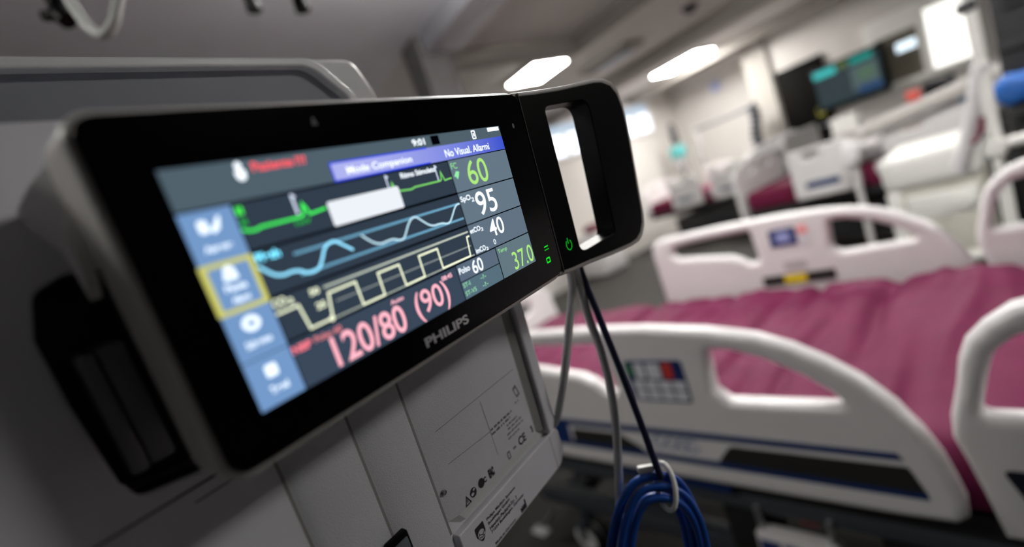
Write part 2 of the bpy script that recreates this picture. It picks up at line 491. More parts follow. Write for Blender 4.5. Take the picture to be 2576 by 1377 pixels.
obj('latch', [(P(me_), pm('latch_plastic', (234, 232, 232), .35))], mon, 'white release latch on the side')
obj('socket', [(P(cyl(4.5, 4.5, 0, 12, axis='X')).copy(), BLACKP)] if False else [(P(box(84, 97, -30, 30, -34, -20, 2)), BLACKP)], mon, 'black cable socket behind the handle')

# --- screen
def E(r, g, b, s=1.0):
    return em('lcd_%d_%d_%d_%d' % (r, g, b, s * 100), (r, g, b), s * .82)
scr = obj('screen', [(P(rect(-70.15, -32.9, 70.15, 32.9), .78), E(5, 8, 13))], mon, 'lit colour display')
Z1, Z2, Z3, Z4 = .86, .92, .98, 1.04
def cell(name, x0, y0, x1, y1, c):
    return obj(name, [(P(rect(x0, y0, x1, y1), Z1), E(*c))], scr)
cell('header_bar', -70.1, 22.4, 70.1, 32.85, (80, 97, 108))
WV = (50, 62, 76); NU = (102, 119, 134)  # number cells lighter: the screen's viewing-angle glare put into their colour
cell('wave_field', -56.6, 9.1, 29.2, 21.7, WV)
cell('wave_field', -56.6, -4.4, 29.2, 8.2, WV)
cell('wave_field', -56.6, -17.8, 29.2, -5.2, WV)
cell('pressure_field', -56.6, -32.85, 15.8, -18.6, (58, 72, 90))
cell('number_field', 29.7, 8.9, 70.1, 21.9, NU)
cell('number_field', 29.7, -4.6, 70.1, 8.4, NU)
cell('number_field', 29.7, -17.9, 70.1, -5.1, (98, 114, 130))
cell('number_field', 16.3, -25.3, 42.6, -18.5, (92, 108, 126))
cell('number_field', 16.3, -32.85, 42.6, -25.7, (88, 112, 126))
cell('number_field', 43.2, -32.85, 70.1, -18.4, (100, 120, 130))

W_ = E(236, 243, 250, 1.5); LG = E(168, 226, 120, 1.1); GRN = E(66, 240, 92, 1.25); CY = E(140, 214, 244, 1.5); CYD = E(104, 168, 200); YL_ = E(226, 232, 200, 1.5); YD = E(150, 158, 156, 1.3); PK = E(246, 172, 186, 1.3); RD = E(244, 84, 92, 1.4); PINKL = E(248, 180, 194, 1.4)
def T(s, x0, y0, x1, y1, m, b=.0):
    return (P(text(s, x0, y0, x1, y1, b), Z3), m)

# banner
bm_ = bpy.data.materials.new('lcd_banner'); bm_.use_nodes = True
nt = bm_.node_tree; nt.nodes.remove(nt.nodes['Principled BSDF'])
e_ = nt.nodes.new('ShaderNodeEmission'); e_.inputs['Strength'].default_value = .82; tc_ = nt.nodes.new('ShaderNodeTexCoord'); sp_ = nt.nodes.new('ShaderNodeSeparateXYZ'); rp_ = nt.nodes.new('ShaderNodeValToRGB')
nt.links.new(tc_.outputs['Generated'], sp_.inputs[0]); nt.links.new(sp_.outputs['X'], rp_.inputs['Fac']); nt.links.new(rp_.outputs['Color'], e_.inputs['Color']); nt.links.new(e_.outputs[0], nt.nodes['Material Output'].inputs['Surface'])
rp_.color_ramp.elements[0].position = .12; rp_.color_ramp.elements[0].color = rgb(176, 180, 240)
rp_.color_ramp.elements[1].position = 1; rp_.color_ramp.elements[1].color = rgb(62, 84, 206)
rp_.color_ramp.elements.new(.62).color = rgb(124, 136, 226)
ban = obj('status_banner', [(P(rect(-23.8, 22.3, 70.1, 28.2), Z2), bm_)], scr, 'lavender and blue message bar')
obj('banner_edge', [(P(stroke([(20, 28.2), (-23.6, 28.2), (-23.6, 22.5), (20, 22.5)], .55), Z3), E(44, 70, 232))], scr, 'blue outline')
obj('mode_message', [T('Mode Companion', -18.1, 23.3, 11, 26.4, W_, .012)], scr)
obj('alarm_message', [T('No Visual. Allarmi', 29.4, 23.4, 58.6, 26.4, W_, .008)], scr)
# header items
obj('clock_reading', [T('9:01', 13.7, 29.5, 20.3, 31.9, W_, .02)], scr)
obj('black_square', [(P(rect(23.9, 28.9, 28.5, 32.4), Z2), E(2, 3, 8))], scr)
obj('link_icon', [(P(flat([rrect(49.1, 28.7, 51.7, 32.4, .4), rrect(49.6, 29.2, 51.2, 31.9, .2)]), Z2), W_), (P(rect(50.1, 29.8, 50.9, 31.2), Z2), W_)], scr)
obj('battery_icon', [(P(flat([rrect(60.7, 30.9, 69.3, 32.6, .3)]), Z2), W_)], scr)
obj('patient_icon', [(P(flat([ellipse(-51.2, 31.3, .95, 1.1)]), Z2), W_), (P(flat([roundpoly([(-52.7, 30.2), (-49.7, 30.2), (-49.9, 28.2), (-50.6, 27.4), (-51.8, 27.4), (-52.5, 28.2)], .5)]), Z2), W_)], scr)
obj('patient_message', [T('Paziente', -47.7, 29.2, -35.4, 31.8, RD, .02), T('???', -34.5, 29.2, -31, 31.8, RD, .02)], scr, 'red message')

# menu buttons
B1 = (116, 154, 202)
def button(y0, y1, items):
    pcs = [(P(rect(-70.15, y0 + .12, -57.0, y1 - .12), Z1), E(*B1))] + items
    return obj('menu_button', pcs, scr)
WB = E(224, 236, 248, 1.5)
def F2(lps): return (P(flat(lps), Z2), WB)
button(8.2, 21.9, [F2([rrect(-66.6, 16, -64.2, 19.4, .8)]), F2([[(-64.2, 16.6), (-62.6, 18.0), (-61.6, 19.6), (-60.6, 19.8), (-61.6, 16.6), (-63.2, 15.6)]]), (P(text('Assente', -67.2, 11.2, -60.2, 13.0, .03), Z2), WB)])
button(-5.2, 8.2, [F2([roundpoly([(-66, 3.1), (-61.9, 3.1), (-62.4, 6.2), (-63.6, 7.1), (-65, 6.6)], .6), ellipse(-63.9, 4.7, .45, .45)]), (P(text('Pausa', -66.4, .3, -60.8, 2.2, .03), Z2), WB), (P(text('Allarmi', -65.8, -3.0, -61.2, -1.2, .03), Z2), WB)])
button(-18.8, -5.2, [F2([ellipse(-63.7, -9.2, 2.5, 2.2), ellipse(-63.7, -9.2, 1.1, .8)]), (P(text('Schermo', -67.2, -15.6, -60.2, -13.6, .03), Z2), WB)])
button(-32.9, -18.8, [F2([rrect(-65.4, -25, -62, -21.4, .7)]), (P(text('Trend', -66.0, -29.6, -60.8, -27.4, .03), Z2), WB)])
obj('button_highlight', [(P(flat([rrect(-70.6, -5.4, -56.8, 8.4, .5), rrect(-68.9, -4.1, -58.3, 7.1, .3)]), Z4), E(208, 206, 110))], scr, 'yellow outline round the second menu button')

# heart trace
ecg = [(-56.6, 14.9), (-55, 14.2), (-53.1, 14.0), (-51.2, 14.5), (-48, 14.5), (-43.4, 14.5), (-39.0, 14.5), (-38.0, 15), (-37.3, 18.0), (-36.7, 17), (-36.0, 14.7), (-34, 14.9), (-30.2, 15.3)]
ecg2 = [(-3.4, 15.4), (-2.6, 15.5), (-1.8, 18.2), (-1.1, 16.6), (-.2, 15.2), (2, 14.9), (6.2, 14.6), (8.4, 15.1), (14, 15.1), (22.2, 15.1), (23.0, 15.6), (23.7, 18.3), (24.2, 16.8), (24.8, 14.9), (27, 15.1), (29.0, 15.2)]
obj('heart_trace', [(P(stroke(ecg2, .6), Z2), E(128, 220, 110))], scr, 'green heart trace')
obj('heart_trace', [(P(stroke(ecg, .75), Z2), GRN),
                    T('II', -56.3, 18.7, -54.5, 20.9, E(70, 240, 70, 1.3), .04), T('M', -56.2, 15.9, -54.6, 17.4, E(30, 190, 60), .04),
                    T('1mV', -41.6, 12.2, -36.4, 13.8, E(30, 190, 60), .02)], scr, 'green heart trace')
for x in (-39.7, -3.8, 21.3):
    obj('pacing_mark', [(P(stroke([(x, 21.4), (x, 15.4)], .75 if x < -20 else .5), Z3), E(206, 216, 236, 1.3)), (P(flat([ellipse(x + .45, 20.6, .6, .45)]), Z3), E(206, 216, 236, 1.3))], scr, 'white pacing spike')
obj('message_patch', [(P(flat([rrect(-29.5, 9.1, .35, 16.9, .7)]), Z4), E(238, 243, 250))], scr, 'white blank message patch')
obj('rhythm_message', [T('Ritmo Stimolato', 3.1, 19.0, 21.2, 21.0, W_, .02)], scr)
# pulse trace
def dashed(x0, y0, x1, y1, w, m, pitch=.62):
    n = int(abs(x1 - x0) / pitch); out = []
    bmx = bmesh.new()
    for k in range(n):
        a = k / n; b = (k + .62) / n
        xa, xb = x0 + (x1 - x0) * a, x0 + (x1 - x0) * b; ya, yb = y0 + (y1 - y0) * a, y0 + (y1 - y0) * b
        bmx.faces.new([bmx.verts.new(p) for p in ((xa, ya - w / 2, 0), (xb, yb - w / 2, 0), (xb, yb + w / 2, 0), (xa, ya + w / 2, 0))])
    me = bpy.data.meshes.new('m'); bmx.to_mesh(me); bmx.free()
    return (P(me, Z2), m)
pl = [(-56.4, 4.4), (-53.2, 1.1), (-50.5, .1), (-48, .2), (-45.6, -.3), (-43.7, -1.5), (-41.5, -1.8), (-39.4, -1.2), (-37.6, .8), (-35.8, 3.4), (-34.3, 4.5), (-32.7, 4.9), (-31.1, 4.7), (-28.5, 2.6), (-26.0, .5)]
pl2 = [(-21.3, 4.2), (-19.2, 2.0), (-17.0, .3), (-14.6, -.5), (-12, -.4), (-9.4, -.4), (-7.5, -1.1), (-6.0, -1.5), (-4.4, -1.2), (-2.6, .6), (-.6, 2.8), (1.4, 4.3), (3, 4.7), (4.4, 4.3), (6.6, 2.4), (9.1, .4), (11.5, -.5), (14, -.6), (16.5, -.8), (18.4, -1.4), (20.4, -1.2), (22, 0), (23.8, 1.8), (25.6, 3.5), (27.2, 4.4), (29, 4.5)]
obj('pulse_trace', [(P(stroke([v.to_2d() for v in catmull([(a, b, 0) for a, b in pl], 5)], .85), Z3), CY), (P(stroke([v.to_2d() for v in catmull([(a, b, 0) for a, b in pl2], 5)], .62), Z3), E(190, 226, 240, 1.25)),
                    dashed(-45.4, 4.8, 29, 4.6, .8, E(120, 184, 216, 1.3)), dashed(-45.5, -1.5, 29, -1.6, .8, E(120, 184, 216, 1.3)),
                    T('Pleth', -56.3, 5.3, -49.2, 7.8, E(120, 224, 255, 1.8), .03)], scr, 'pale blue pulse trace')
# breath trace
co = [(-56.8, -9.6), (-49.9, -9.5), (-48.9, -17.2), (-41.2, -17.1), (-39.7, -9.4), (-29.5, -9.3), (-29.4, -17.2), (-20.3, -17.2), (-20.2, -9.4), (-10.6, -9.4), (-10.3, -17.2), (-.8, -17.1), (-.7, -9.2), (9.3, -9.2), (9.3, -17.1), (26.2, -17.1), (27.2, -9.3), (28.9, -9.2)]
obj('breath_trace', [(P(stroke(co, .66), Z3), YL_), dashed(-40.5, -7.3, 28.9, -7.4, .7, E(190, 198, 184, 1.3)), dashed(-38, -12.6, 28.4, -13.2, .5, YD), dashed(-41, -17.3, 28.9, -17.3, .5, E(190, 198, 184, 1.3)),
                     (P(stroke([(-40.5, -7.3), (28.9, -7.4)], .36), Z2), E(190, 198, 184, 1.3)),
                     T('CO', -56.7, -8.0, -52.7, -5.5, YL_, .03), T('2', -52.4, -8.3, -50.6, -6.6, YL_, .03),
                     T('50', -45.4, -8.4, -42.2, -6.4, YL_, .03), T('25', -44.9, -13.0, -41.7, -10.9, YL_, .03), T('0', -42.4, -18.0, -40.6, -16.2, YL_, .03)], scr, 'cream breath trace')
# readings
obj('heart_reading', [T('60', 39.2, 10.3, 52.8, 20.6, LG, .004), T('FC', 30.4, 18.3, 34.1, 20.8, E(150, 228, 150), .01), (P(flat([[(30.6, 15.4), (32.6, 17.4), (34.4, 16.9), (33.4, 15.2), (32.4, 14.0), (31.6, 15.2)]]), Z3), E(150, 240, 170))], scr, 'green heart rate figure')
obj('oxygen_reading', [T('95', 39.3, -3.1, 53.0, 7.0, W_, .004), T('SpO', 30.2, 4.1, 36.6, 7.0, W_, .01), T('2', 36.8, 3.7, 38.6, 5.4, W_, .01)], scr)
obj('breath_reading', [T('40', 42.7, -13.5, 53.2, -6.0, W_, .006), T('etCO', 30.2, -8.7, 37.0, -6.6, W_, .015), T('2', 37.2, -9.2, 38.8, -7.8, W_, .01), T('0', 43.0, -16.9, 44.6, -14.6, W_), T('imCO', 30.2, -17.4, 36.8, -15.2, W_, .015), T('2', 37.0, -17.8, 38.6, -16.4, W_, .01)], scr)
obj('pulse_reading', [T('Polso', 16.9, -22.4, 23.6, -19.9, W_, .012), T('60', 25.1, -24.8, 32.0, -19.1, W_, .006)], scr)
obj('segment_reading', [T('ST-I', 16.8, -28.1, 21.2, -26.2, E(150, 222, 170), .015), T('ST-V5', 16.8, -31.6, 23.8, -29.7, E(150, 222, 170), .015), T('-?-', 28.0, -28.3, 31.8, -26.5, E(150, 222, 170), .01), T('-?-', 28.0, -31.7, 31.8, -29.9, E(150, 222, 170), .01)], scr)
obj('temperature_reading', [T('37.0', 52.7, -32.0, 69.4, -23.6, LG, .004), T('Temp', 44.0, -22.0, 50.8, -19.6, E(150, 222, 150), .012)], scr, 'green temperature figure')
obj('pressure_reading', [T('120/80', -45.0, -32.0, -15.4, -22.2, PK, .012), T('(90)', -9.7, -32.7, 8.2, -21.2, PK, .006), T('NBP', -56.5, -22.2, -50.4, -19.9, E(246, 122, 136, 1.3), .03), T('Polso 60', -49.2, -21.8, -39.8, -19.8, E(242, 140, 146), .02), T('Auto', -19.4, -21.4, -13.4, -19.9, PINKL, .02), T('08:45', 6.7, -21.7, 12.6, -19.9, PINKL, .02)], scr, 'pink blood pressure figure')

# ------------------------------------------------------------------ large white equipment housing the monitor is docked on (same axes)
hou = thing('equipment_housing', 'large pale grey equipment housing behind and below the black lit monitor', 'equipment', MO, RW)
zf = -45
# core with chamfered shoulder; side-recess cut as outline hole
rec = roundpoly([(-86, 17), (-94, 14), (-98, 2), (-98, -18), (-96.5, -44), (-94, -51), (-76, -54), (-68, -50), (-68, 17)], [4, 5, 4, 4, 3, 4, 3, 2, 2])
core = [(-340, -175.5), (94, -175.5), (101, -168), (101, -140), (101, 36), (-340, 36)]
obj('rear_cover', [(P(plate([roundpoly(core, [2, 8, 10, 0, 2, 2]), rec], 11, 1.0, 2), zf - 11), HOUS),
                   (P(box(-340, 101, -175, 36, -138, zf - 21.9, 1.5)), HOUS),
                   (P(quad([(-340, 35, zf - .6), (100, 35, zf - .6), (96, 62.5, zf - 14), (-340, 62.5, zf - 14)])), HOUS),
                   (P(quad([(-340, 62.5, zf - 14), (96, 62.5, zf - 14), (94, 64, -138), (-340, 64, -138)])), HOUS),
                   (P(quad([(100, 35, zf - .6), (101, 35, -138), (94, 64, -138), (96, 62.5, zf - 14)])), HOUS)], hou)
obj('recess', [(P(plate([[(x, y) for x, y in rec]], .5, 0), zf - 19), HOUSD), (P(plate([roundpoly([(-99, 18), (-99, -55), (-66, -55), (-66, 18)], 4), [(q[0] * 1.0, q[1]) for q in rec]], 9, 0), zf - 11), HOUSD)], hou, 'dark slot in the side of the housing')
obj('connector_bar', [(P(box(-92.8, -87.8, -45.5, -6, zf - 18, zf - 2.5, 1.2)), pm('connector_grey', (120, 120, 124), .5)), (P(box(-87.2, -80, -45.5, -5.5, zf - 18, zf - 4.5, 1.2)), pm('connector_grey', (120, 120, 124), .5))], hou, 'grey connector strip inside the slot')
obj('seam_line', [(P(stroke([(-340, -56.6), (-70, -57.4)], .8), zf + .1), pm('seam_dark', (48, 48, 50), .7)), (P(stroke([(-83, -62), (-70, -62)], .5), zf + .1), pm('seam_dark', (48, 48, 50), .7))], hou)
def pad(x0, x1, y0, y1, ch, z1):
    """raised pad whose left flank is a slope of width ch"""
    V = [(x0 - ch, y0, zf), (x1, y0, zf), (x1, y1, zf), (x0 - ch, y1, zf), (x0, y0, z1), (x1, y0, z1), (x1, y1, z1), (x0, y1, z1)]
    me = bpy.data.meshes.new('m'); me.from_pydata(V, [], [(4, 5, 6, 7), (0, 4, 7, 3), (1, 2, 6, 5), (3, 7, 6, 2), (0, 1, 5, 4)])
    return P(me)
obj('raised_pad', [(pad(-51.5, -28, -175, 30, 4.5, -42.6), HOUS), (P(stroke([(-56.9, -175), (-56.9, 30)], 1.4), zf + .1), pm('groove_shade', (132, 130, 130), .6))], hou)  # flat strip beside the pad, the gap's shade put into its colour
obj('raised_pad', [(pad(-20.5, 0, -175, 30, 4.5, -42.6), HOUS), (P(stroke([(-25.9, -175), (-25.9, 30)], 1.4), zf + .1), pm('groove_shade', (132, 130, 130), .6))], hou)
obj('label_plate', [(pad(9, 83, -143, 30, 6, -42.6), HOUS), (P(stroke([(2.3, -150), (2.3, 30)], 1.4), zf + .1), pm('groove_shade', (132, 130, 130), .6)),
                    (P(quad([(9, -143, -42.6), (13, -149, -43.9), (90, -149, -43.9), (83, -143, -42.6)])), RIMM),
                    (P(quad([(3, -143, zf), (10, -149, zf), (13, -149, -43.9), (9, -143, -42.6)])), RIMM)], hou, 'raised pale plate printed with symbols')
PL = hou.children[-1] if False else [c for c in hou.children if c.name.startswith('label_plate')][0]
obj('groove', [(P(quad([(83.4, 40, -42.6), (91.6, 40, -42.6), (91.0, -147, -42.6), (82.2, -142, -42.6)])), pm('groove_shade', (132, 130, 130), .6))], hou, 'groove right of the printed plate, its shade put into the colour')  # flat quad, toned for the shade inside the gap
obj('side_strip', [(P(plate([roundpoly([(91.4, -150), (97, -150), (101.5, -144), (101.5, 36), (91.4, 36)], [1, 4, 6, 3, 1])], 3.4, 1.6, 3), -43), HOUS)], hou)
obj('lower_cover', [(P(plate([roundpoly([(3, -175.4), (96, -175.4), (102, -168), (102, -153), (99, -150.6), (3, -150.6)], [1, 8, 8, 3, 1, 1])], 2.6, .8, 2), -43.2), HOUS),
                    (P(stroke([(91.2, -151.5), (91.2, -175)], .5), -40.4), LINE)], hou)
ZP = -42.45
obj('engraved_lines', [(P(stroke([(12, -97), (79, -97.6)], .35), ZP), LINE), (P(stroke([(13, -116), (46, -119)], .35), ZP), LINE), (P(stroke([(46, -100), (46.6, -134)], .3), ZP), LINE)], PL)
# printed marks on the plate
warn = [(P(flat([[(14.2, -143), (19.2, -143), (16.6, -137.6)], [(15.2, -142.3), (18.0, -142.3), (16.6, -139.2)]]), ZP), INK), (P(stroke([(16.6, -140), (16.6, -141.8)], .45), ZP), INK)]
obj('warning_symbol', warn, PL)
obj('manual_symbol', [(P(flat([ellipse(21.9, -139.6, 2.5, 2.6), ellipse(21.2, -140.2, 1.3, .9, 12), ellipse(22.8, -138.4, .9, .7, 12)]), ZP), INK)], PL)
obj('region_symbol', [(P(flat([ellipse(28.9, -139.2, 2.4, 2.7)]), ZP), INK), (P(text('C', 30.8, -141, 33.2, -137.8, .06), ZP), INK)], PL)
obj('approval_mark', [(P(text('EAC', 35.6, -141.8, 40.2, -136.4, .08), ZP), INK)], PL)
obj('ce_mark', [(P(text('CE', 65.2, -141.4, 72.6, -136.0, .03), ZP), INK)], PL)
obj('bin_symbol', [(P(flat([rrect(53.2, -142.2, 56.0, -137.6, .5), rrect(53.9, -141.5, 55.3, -138.4, .3)]), ZP), INKL), (P(rect(59.4, -139.6, 62.2, -138.4), ZP), INKL)], PL)
obj('type_symbol', [(P(flat([roundpoly([(78.0, -137.0), (80.4, -136.2), (80.6, -141), (79.0, -141), (79.2, -138)], .3)]), ZP), INKL)], PL)
lines = []
random.seed(9)
def scribble(x0, x1, y, h, m):
    """one line of tiny unreadable print"""
    x = x0
    while x < x1:
        w = min(random.uniform(1.6, 4.0), x1 - x)
        for k in range(max(1, int(w / .55))):
            hh = h * random.uniform(.55, 1.0)
            lines.append((P(rect(x + k * .55, y, x + k * .55 + .34, y + hh), ZP), m))
        x += w + .5
scribble(47, 68, -119.2, 1.5, INK); scribble(47, 64.5, -121.8, 1.5, INK)
scribble(60, 71, -124.6, 1.3, INKL); scribble(60, 74, -127.0, 1.3, INKL); scribble(58, 75, -129.6, 1.3, INKL); scribble(58, 70, -132.2, 1.3, INKL)
scribble(72, 76, -117, 1.4, INKL)
obj('fine_print', lines, PL)
obj('device_symbol', [(P(flat([roundpoly([(73.2, -108), (76.6, -106.4), (78.6, -113.6), (75, -114.4)], .4), roundpoly([(74.2, -109), (76.2, -108.2), (77.4, -112.6), (75.4, -113.2)], .3)]), ZP), INKL)], PL)
LC = [c for c in hou.children if c.name.startswith('lower_cover')][0]
ZL = -40.45
sh = roundpoly([(13.0, -155.2), (20.0, -155.2), (20.0, -160.6), (16.5, -166.2), (13.0, -160.6)], [.6, .6, 1.5, 2.5, 1.5])
wave = stroke([(13.9, -161.2), (15, -160.2), (16.2, -160.9), (17.2, -161.6), (18.6, -160.6), (19.3, -160.0)], .55)
obj('shield_emblem', [(P(flat([sh, ellipse(16.5, -160.8, 2.7, 2.7, 20)]), ZL), INK), (P(wave, ZL), INK), (P(stroke([(14.2, -162.4), (15.2, -161.8), (16.6, -162.6), (18.4, -162.0)], .5), ZL), INK), (P(flat([ellipse(15.2, -159.6, .35, .35, 8)]), ZL), INK), (P(flat([ellipse(17.9, -162.6, .3, .3, 8)]), ZL), INK)], LC)
obj('maker_address', [(P(text('Philips Medizin Systeme', 22.6, -158.4, 49.4, -156.2, .02), ZL), INK), (P(text('Boeblingen GmbH', 22.8, -161.1, 42.5, -158.9, .02), ZL), INK),
                      (P(text('Hewlett-Packard-Str. 2', 22.9, -164.0, 48.5, -161.8, .02), ZL), INK), (P(text('71034 Boeblingen, Germany', 23.0, -166.9, 54.2, -164.6, .02), ZL), INK)], LC)
obj('origin_line', [(P(text('Made in Germany', 23.2, -174.4, 42.6, -172.2, .02), ZL), INK)], LC)
obj('factory_symbol', [(P(flat([[(48.2, -174.2), (54.0, -174.2), (54.0, -168.6), (52.9, -168.6), (52.6, -171.4), (51.4, -170.4), (51.2, -171.6), (49.9, -170.6), (49.7, -171.8), (48.2, -171)]]), ZL), INK)], LC)
obj('screw', [(P(tr(lathe([(0.01, 1.6), (1.2, 1.4), (2.0, .6), (2.1, 0)]), loc=(6.0, -127.5, -44.6))), CHROME)], hou, 'small shiny screw')
obj('black_catch', [(P(tr(box(-5.5, 5.5, -6.5, 6.5, -2, 2, .8), loc=(-28.5, -128.5, -38.5))), BLACKP), (P(tr(box(-3.5, 4.2, -6, 4.6, -2, 2.4, .6), loc=(-28.5, -128.9, -38.3))), pm('catch_grey', (92, 100, 106), .35))], hou, 'black catch with grey window near the bottom')
obj('front_rim', [(P(plate([roundpoly([(-340, -182), (110, -182), (111, 60), (110.6, 92), (88, 114.2), (-340, 103.5)], [3, 10, 0, 12, 20, 3], 10),
                            roundpoly([(-334, -177), (104, -177), (105.5, 60), (105.2, 90), (83, 109.4), (-334, 98.6)], [3, 8, 0, 12, 18, 3], 10)], 4.0, 1.2, 3), -140), RIMM)], hou, 'pale rounded rim around the back of the housing')
obj('back_panel', [(P(plate([roundpoly([(-337, -179), (107, -179), (107.5, 60), (107, 91), (85.5, 111.5), (-337, 100.5)], [3, 8, 0, 12, 18, 3], 10)], 3, 0), -146), pm('back_panel_grey', (122, 124, 134), .5, var=.03))], hou)
obj('outer_shell', [(P(plate([roundpoly([(-345, -190), (158, -190), (160, 60), (158.5, 104), (146, 127.6), (-345, 112)], [4, 14, 0, 14, 14, 4], 10)], 14, 5, 4), -182), RIMM)], hou)
obj('stand_pole', [(P(tr(cyl(16, 16, 0, 1085), mat=Matrix.Rotation(PI / 2, 3, 'X'), loc=(-250, -176, -120))), STEEL)], hou)
pb = mpt(-250, -1261, -120)
b_ = lathe([(.02, .10), (.05, .07), (.16, .05), (.19, .03), (.19, .0), (.02, 0)])
b_.transform(Matrix.Translation((pb.x, pb.y, 0))); b_.transform((Matrix.Translation(MO) @ RW.to_4x4()).inverted())
obj('stand_base', [(b_, DKGR)], hou)

# ------------------------------------------------------------------ cables hanging behind the handle
def cray(px, py, d):
    return C0 + MC @ Vector(((px - 1288) / 1190, (py - 735) / 1190, 1.0)) * d
def cable(name, pts, r, m, label, cat):
    o = obj(name, [(tube(pts, r, 5, smooth=10), m)])
    return tag(o, label, cat)
cable('sensor_cable', [mpt(96, -12, -27), mpt(112, -14, -27), mpt(130, -38, -22), mpt(131, -62, -20), mpt(120, -90, -24), mpt(108, -120, -30), mpt(103.5, -148, -42), mpt(106, -158, -56), mpt(102, -162, -66), mpt(98, -162, -68)], .0027, CABW, 'light grey cable hanging closest to the housing, slanting in behind it', 'cable')
cable('lead_cable', [mpt(96, -4, -24), mpt(114, -8, -24), mpt(133, -36, -19), mpt(134.5, -62, -17), cray(1478, 790, .302), cray(1512, 885, .303), cray(1536, 980, .304), cray(1550, 1080, .306), cray(1557, 1220, .308), cray(1562, 1380, .310), cray(1580, 1700, .32)], .0027, CABW, 'light grey cable hanging straight down behind the blue coil', 'cable')
# blue coil
coil = thing('cable_coil', 'blue cable wound into a long coil with a white clip, hanging under the handle', 'cable', mpt(121, -240, 14))
inv = coil.matrix_world.inverted() if False else Matrix.Translation(-coil.location)
def local(pts): return [Vector(p) - coil.location for p in pts]
strand = [mpt(96, 4, -22), mpt(116, 0, -22), mpt(136, -34, -17), mpt(137, -60, -15)] + [cray(1508, 800, .299), cray(1560, 930, .299), cray(1612, 1065, .299), cray(1650, 1170, .298), cray(1664, 1205, .297)]
obj('lead', [(tube(local(strand), .0022, 5, smooth=10), CABN)], coil, 'dark navy lead from the monitor to the coil')
down = -Vector((0, 0, 1)); rgt = Vector(MC.col[0]); rgt.z = 0; rgt.normalize(); fwd = Vector(MC.col[2]); fwd.z = 0; fwd.normalize()
top = cray(1655, 1212, .300)
rgt2 = Vector(MC.col[0])
dwn2 = (Vector(MC.col[1]) + .32 * rgt2).normalized()
loops = [(-.0315, .0290, 0), (-.0290, .0265, .004), (-.0262, .0305, -.004), (-.0225, .0240, .002), (-.0200, .0275, -.0055), (-.0160, .0220, .0055)]
X_, Y_, Z_ = Vector(MC.col[0]), Vector(MC.col[1]), Vector(MC.col[2])
for i, (l, r, dz) in enumerate(loops):
    pts = []
    L = .064 - .002 * i
    for k in range(24):
        a = 2 * PI * k / 24
        sx = math.sin(a); cz_ = (1 - math.cos(a)) / 2
        x = r * abs(sx) ** .8 if sx > 0 else l * abs(sx) ** .7
        lean = .004 - .012 * (1 - cz_) ** 2 * (1 if sx < 0 else -.6) * 0
        pts.append(top + X_ * (x - .0035 + lean) + Y_ * (-.004 + .0030 * i + cz_ * 2 * L) + Z_ * (dz + .001 * math.sin(3 * a + i)))
    obj('loop', [(tube(local(pts), .0023, 5, cyclic=True, smooth=5), CABB)], coil)
cl = []
for k in range(24):
    a = 2 * PI * k / 24
    cl.append(top + X_ * (.0045 + .0042 * math.cos(a)) + Y_ * (.0025 + .0125 * math.sin(a)) + Z_ * (.0085 * math.cos(a + 2.4) - .001))
obj('clip', [(tube(local(cl), .0016, 4, cyclic=True), CARTW), (tr(box(-.0050, .0050, -.0022, .0022, -.0026, .0026, .001), mat=Matrix((X_, Y_, Z_)).transposed() @ Matrix.Rotation(-.15, 3, 'Z'), loc=cray(1623, 1180, .302) - coil.location), CARTW)], coil, 'white plastic clip')

# ------------------------------------------------------------------ near hospital bed (local axes: u along, v across, z up)
BYAW = math.atan2(.15109, .98852)
def castor(x, y, r, parent):
    c = obj('castor', [(tube([(x, y, r * 2.6), (x, y, r * 2.05)], .018), BEDG), (box(x - .02, x + .02, y - .042, y + .042, r * 1.7, r * 2.15, .006), BEDG),
                       (box(x - .016, x + .016, y - .045, y - .036, r * .9, r * 1.9, .004), BEDG), (box(x - .016, x + .016, y + .036, y + .045, r * .9, r * 1.9, .004), BEDG)], parent)
    for s in (-1, 1):
        obj('wheel', [(tr(lathe([(r * .2, -.012), (r * .8, -.012), (r * .86, -.008), (r * .86, .008), (r * .8, .012), (r * .2, .012)]), mat=RX90, loc=(x, y + s * .021, r)), WHEEL),
                      (tr(lathe([(r * .82, .013), (r * .82, -.013), (r * .95, -.013), (r, -.008), (r, .008), (r * .95, .013), (r * .82, .013)], caps=False), mat=RX90, loc=(x, y + s * .021, r)), RUB)], c)
    return c

RAIL_OUT = [(-1.125, .612), (-1.125, .93), (-1.118, .965), (-1.10, .985), (-1.06, .994), (-.90, .994), (-.72, .992), (-.58, .986), (-.45, .973), (-.36, .955), (-.305, .932), (-.256, .902), (-.213, .868), (-.177, .825), (-.152, .78), (-.136, .74), (-.127, .70), (-.120, .665), (-.122, .635), (-.135, .622), (-.21, .618), (-.60, .614)]
RAIL_H1 = roundpoly([(-1.035, .925), (-1.02, .945), (-.95, .953), (-.71, .950), (-.702, .83), (-.735, .826), (-.765, .852), (-.80, .868), (-1.015, .898)], [.008, .01, .02, .012, .01, .01, .012, .015, .012])
RAIL_H2 = roundpoly([(-.462, .84), (-.455, .93), (-.41, .926), (-.35, .905), (-.30, .876), (-.262, .845), (-.245, .822), (-.36, .820), (-.44, .820)], [.012, .012, .02, .03, .03, .015, .006, .01, .012])
HEAD_OUT = [(-.085, .612), (-.10, .69), (-.110, .736), (-.120, .775), (-.117, .81), (-.104, .86), (-.096, .90), (-.085, .93), (-.064, .955), (-.035, .978), (.0, .988), (.10, .992), (.25, .990), (.33, .978), (.375, .95), (.395, .90), (.40, .80), (.39, .70), (.375, .612)]
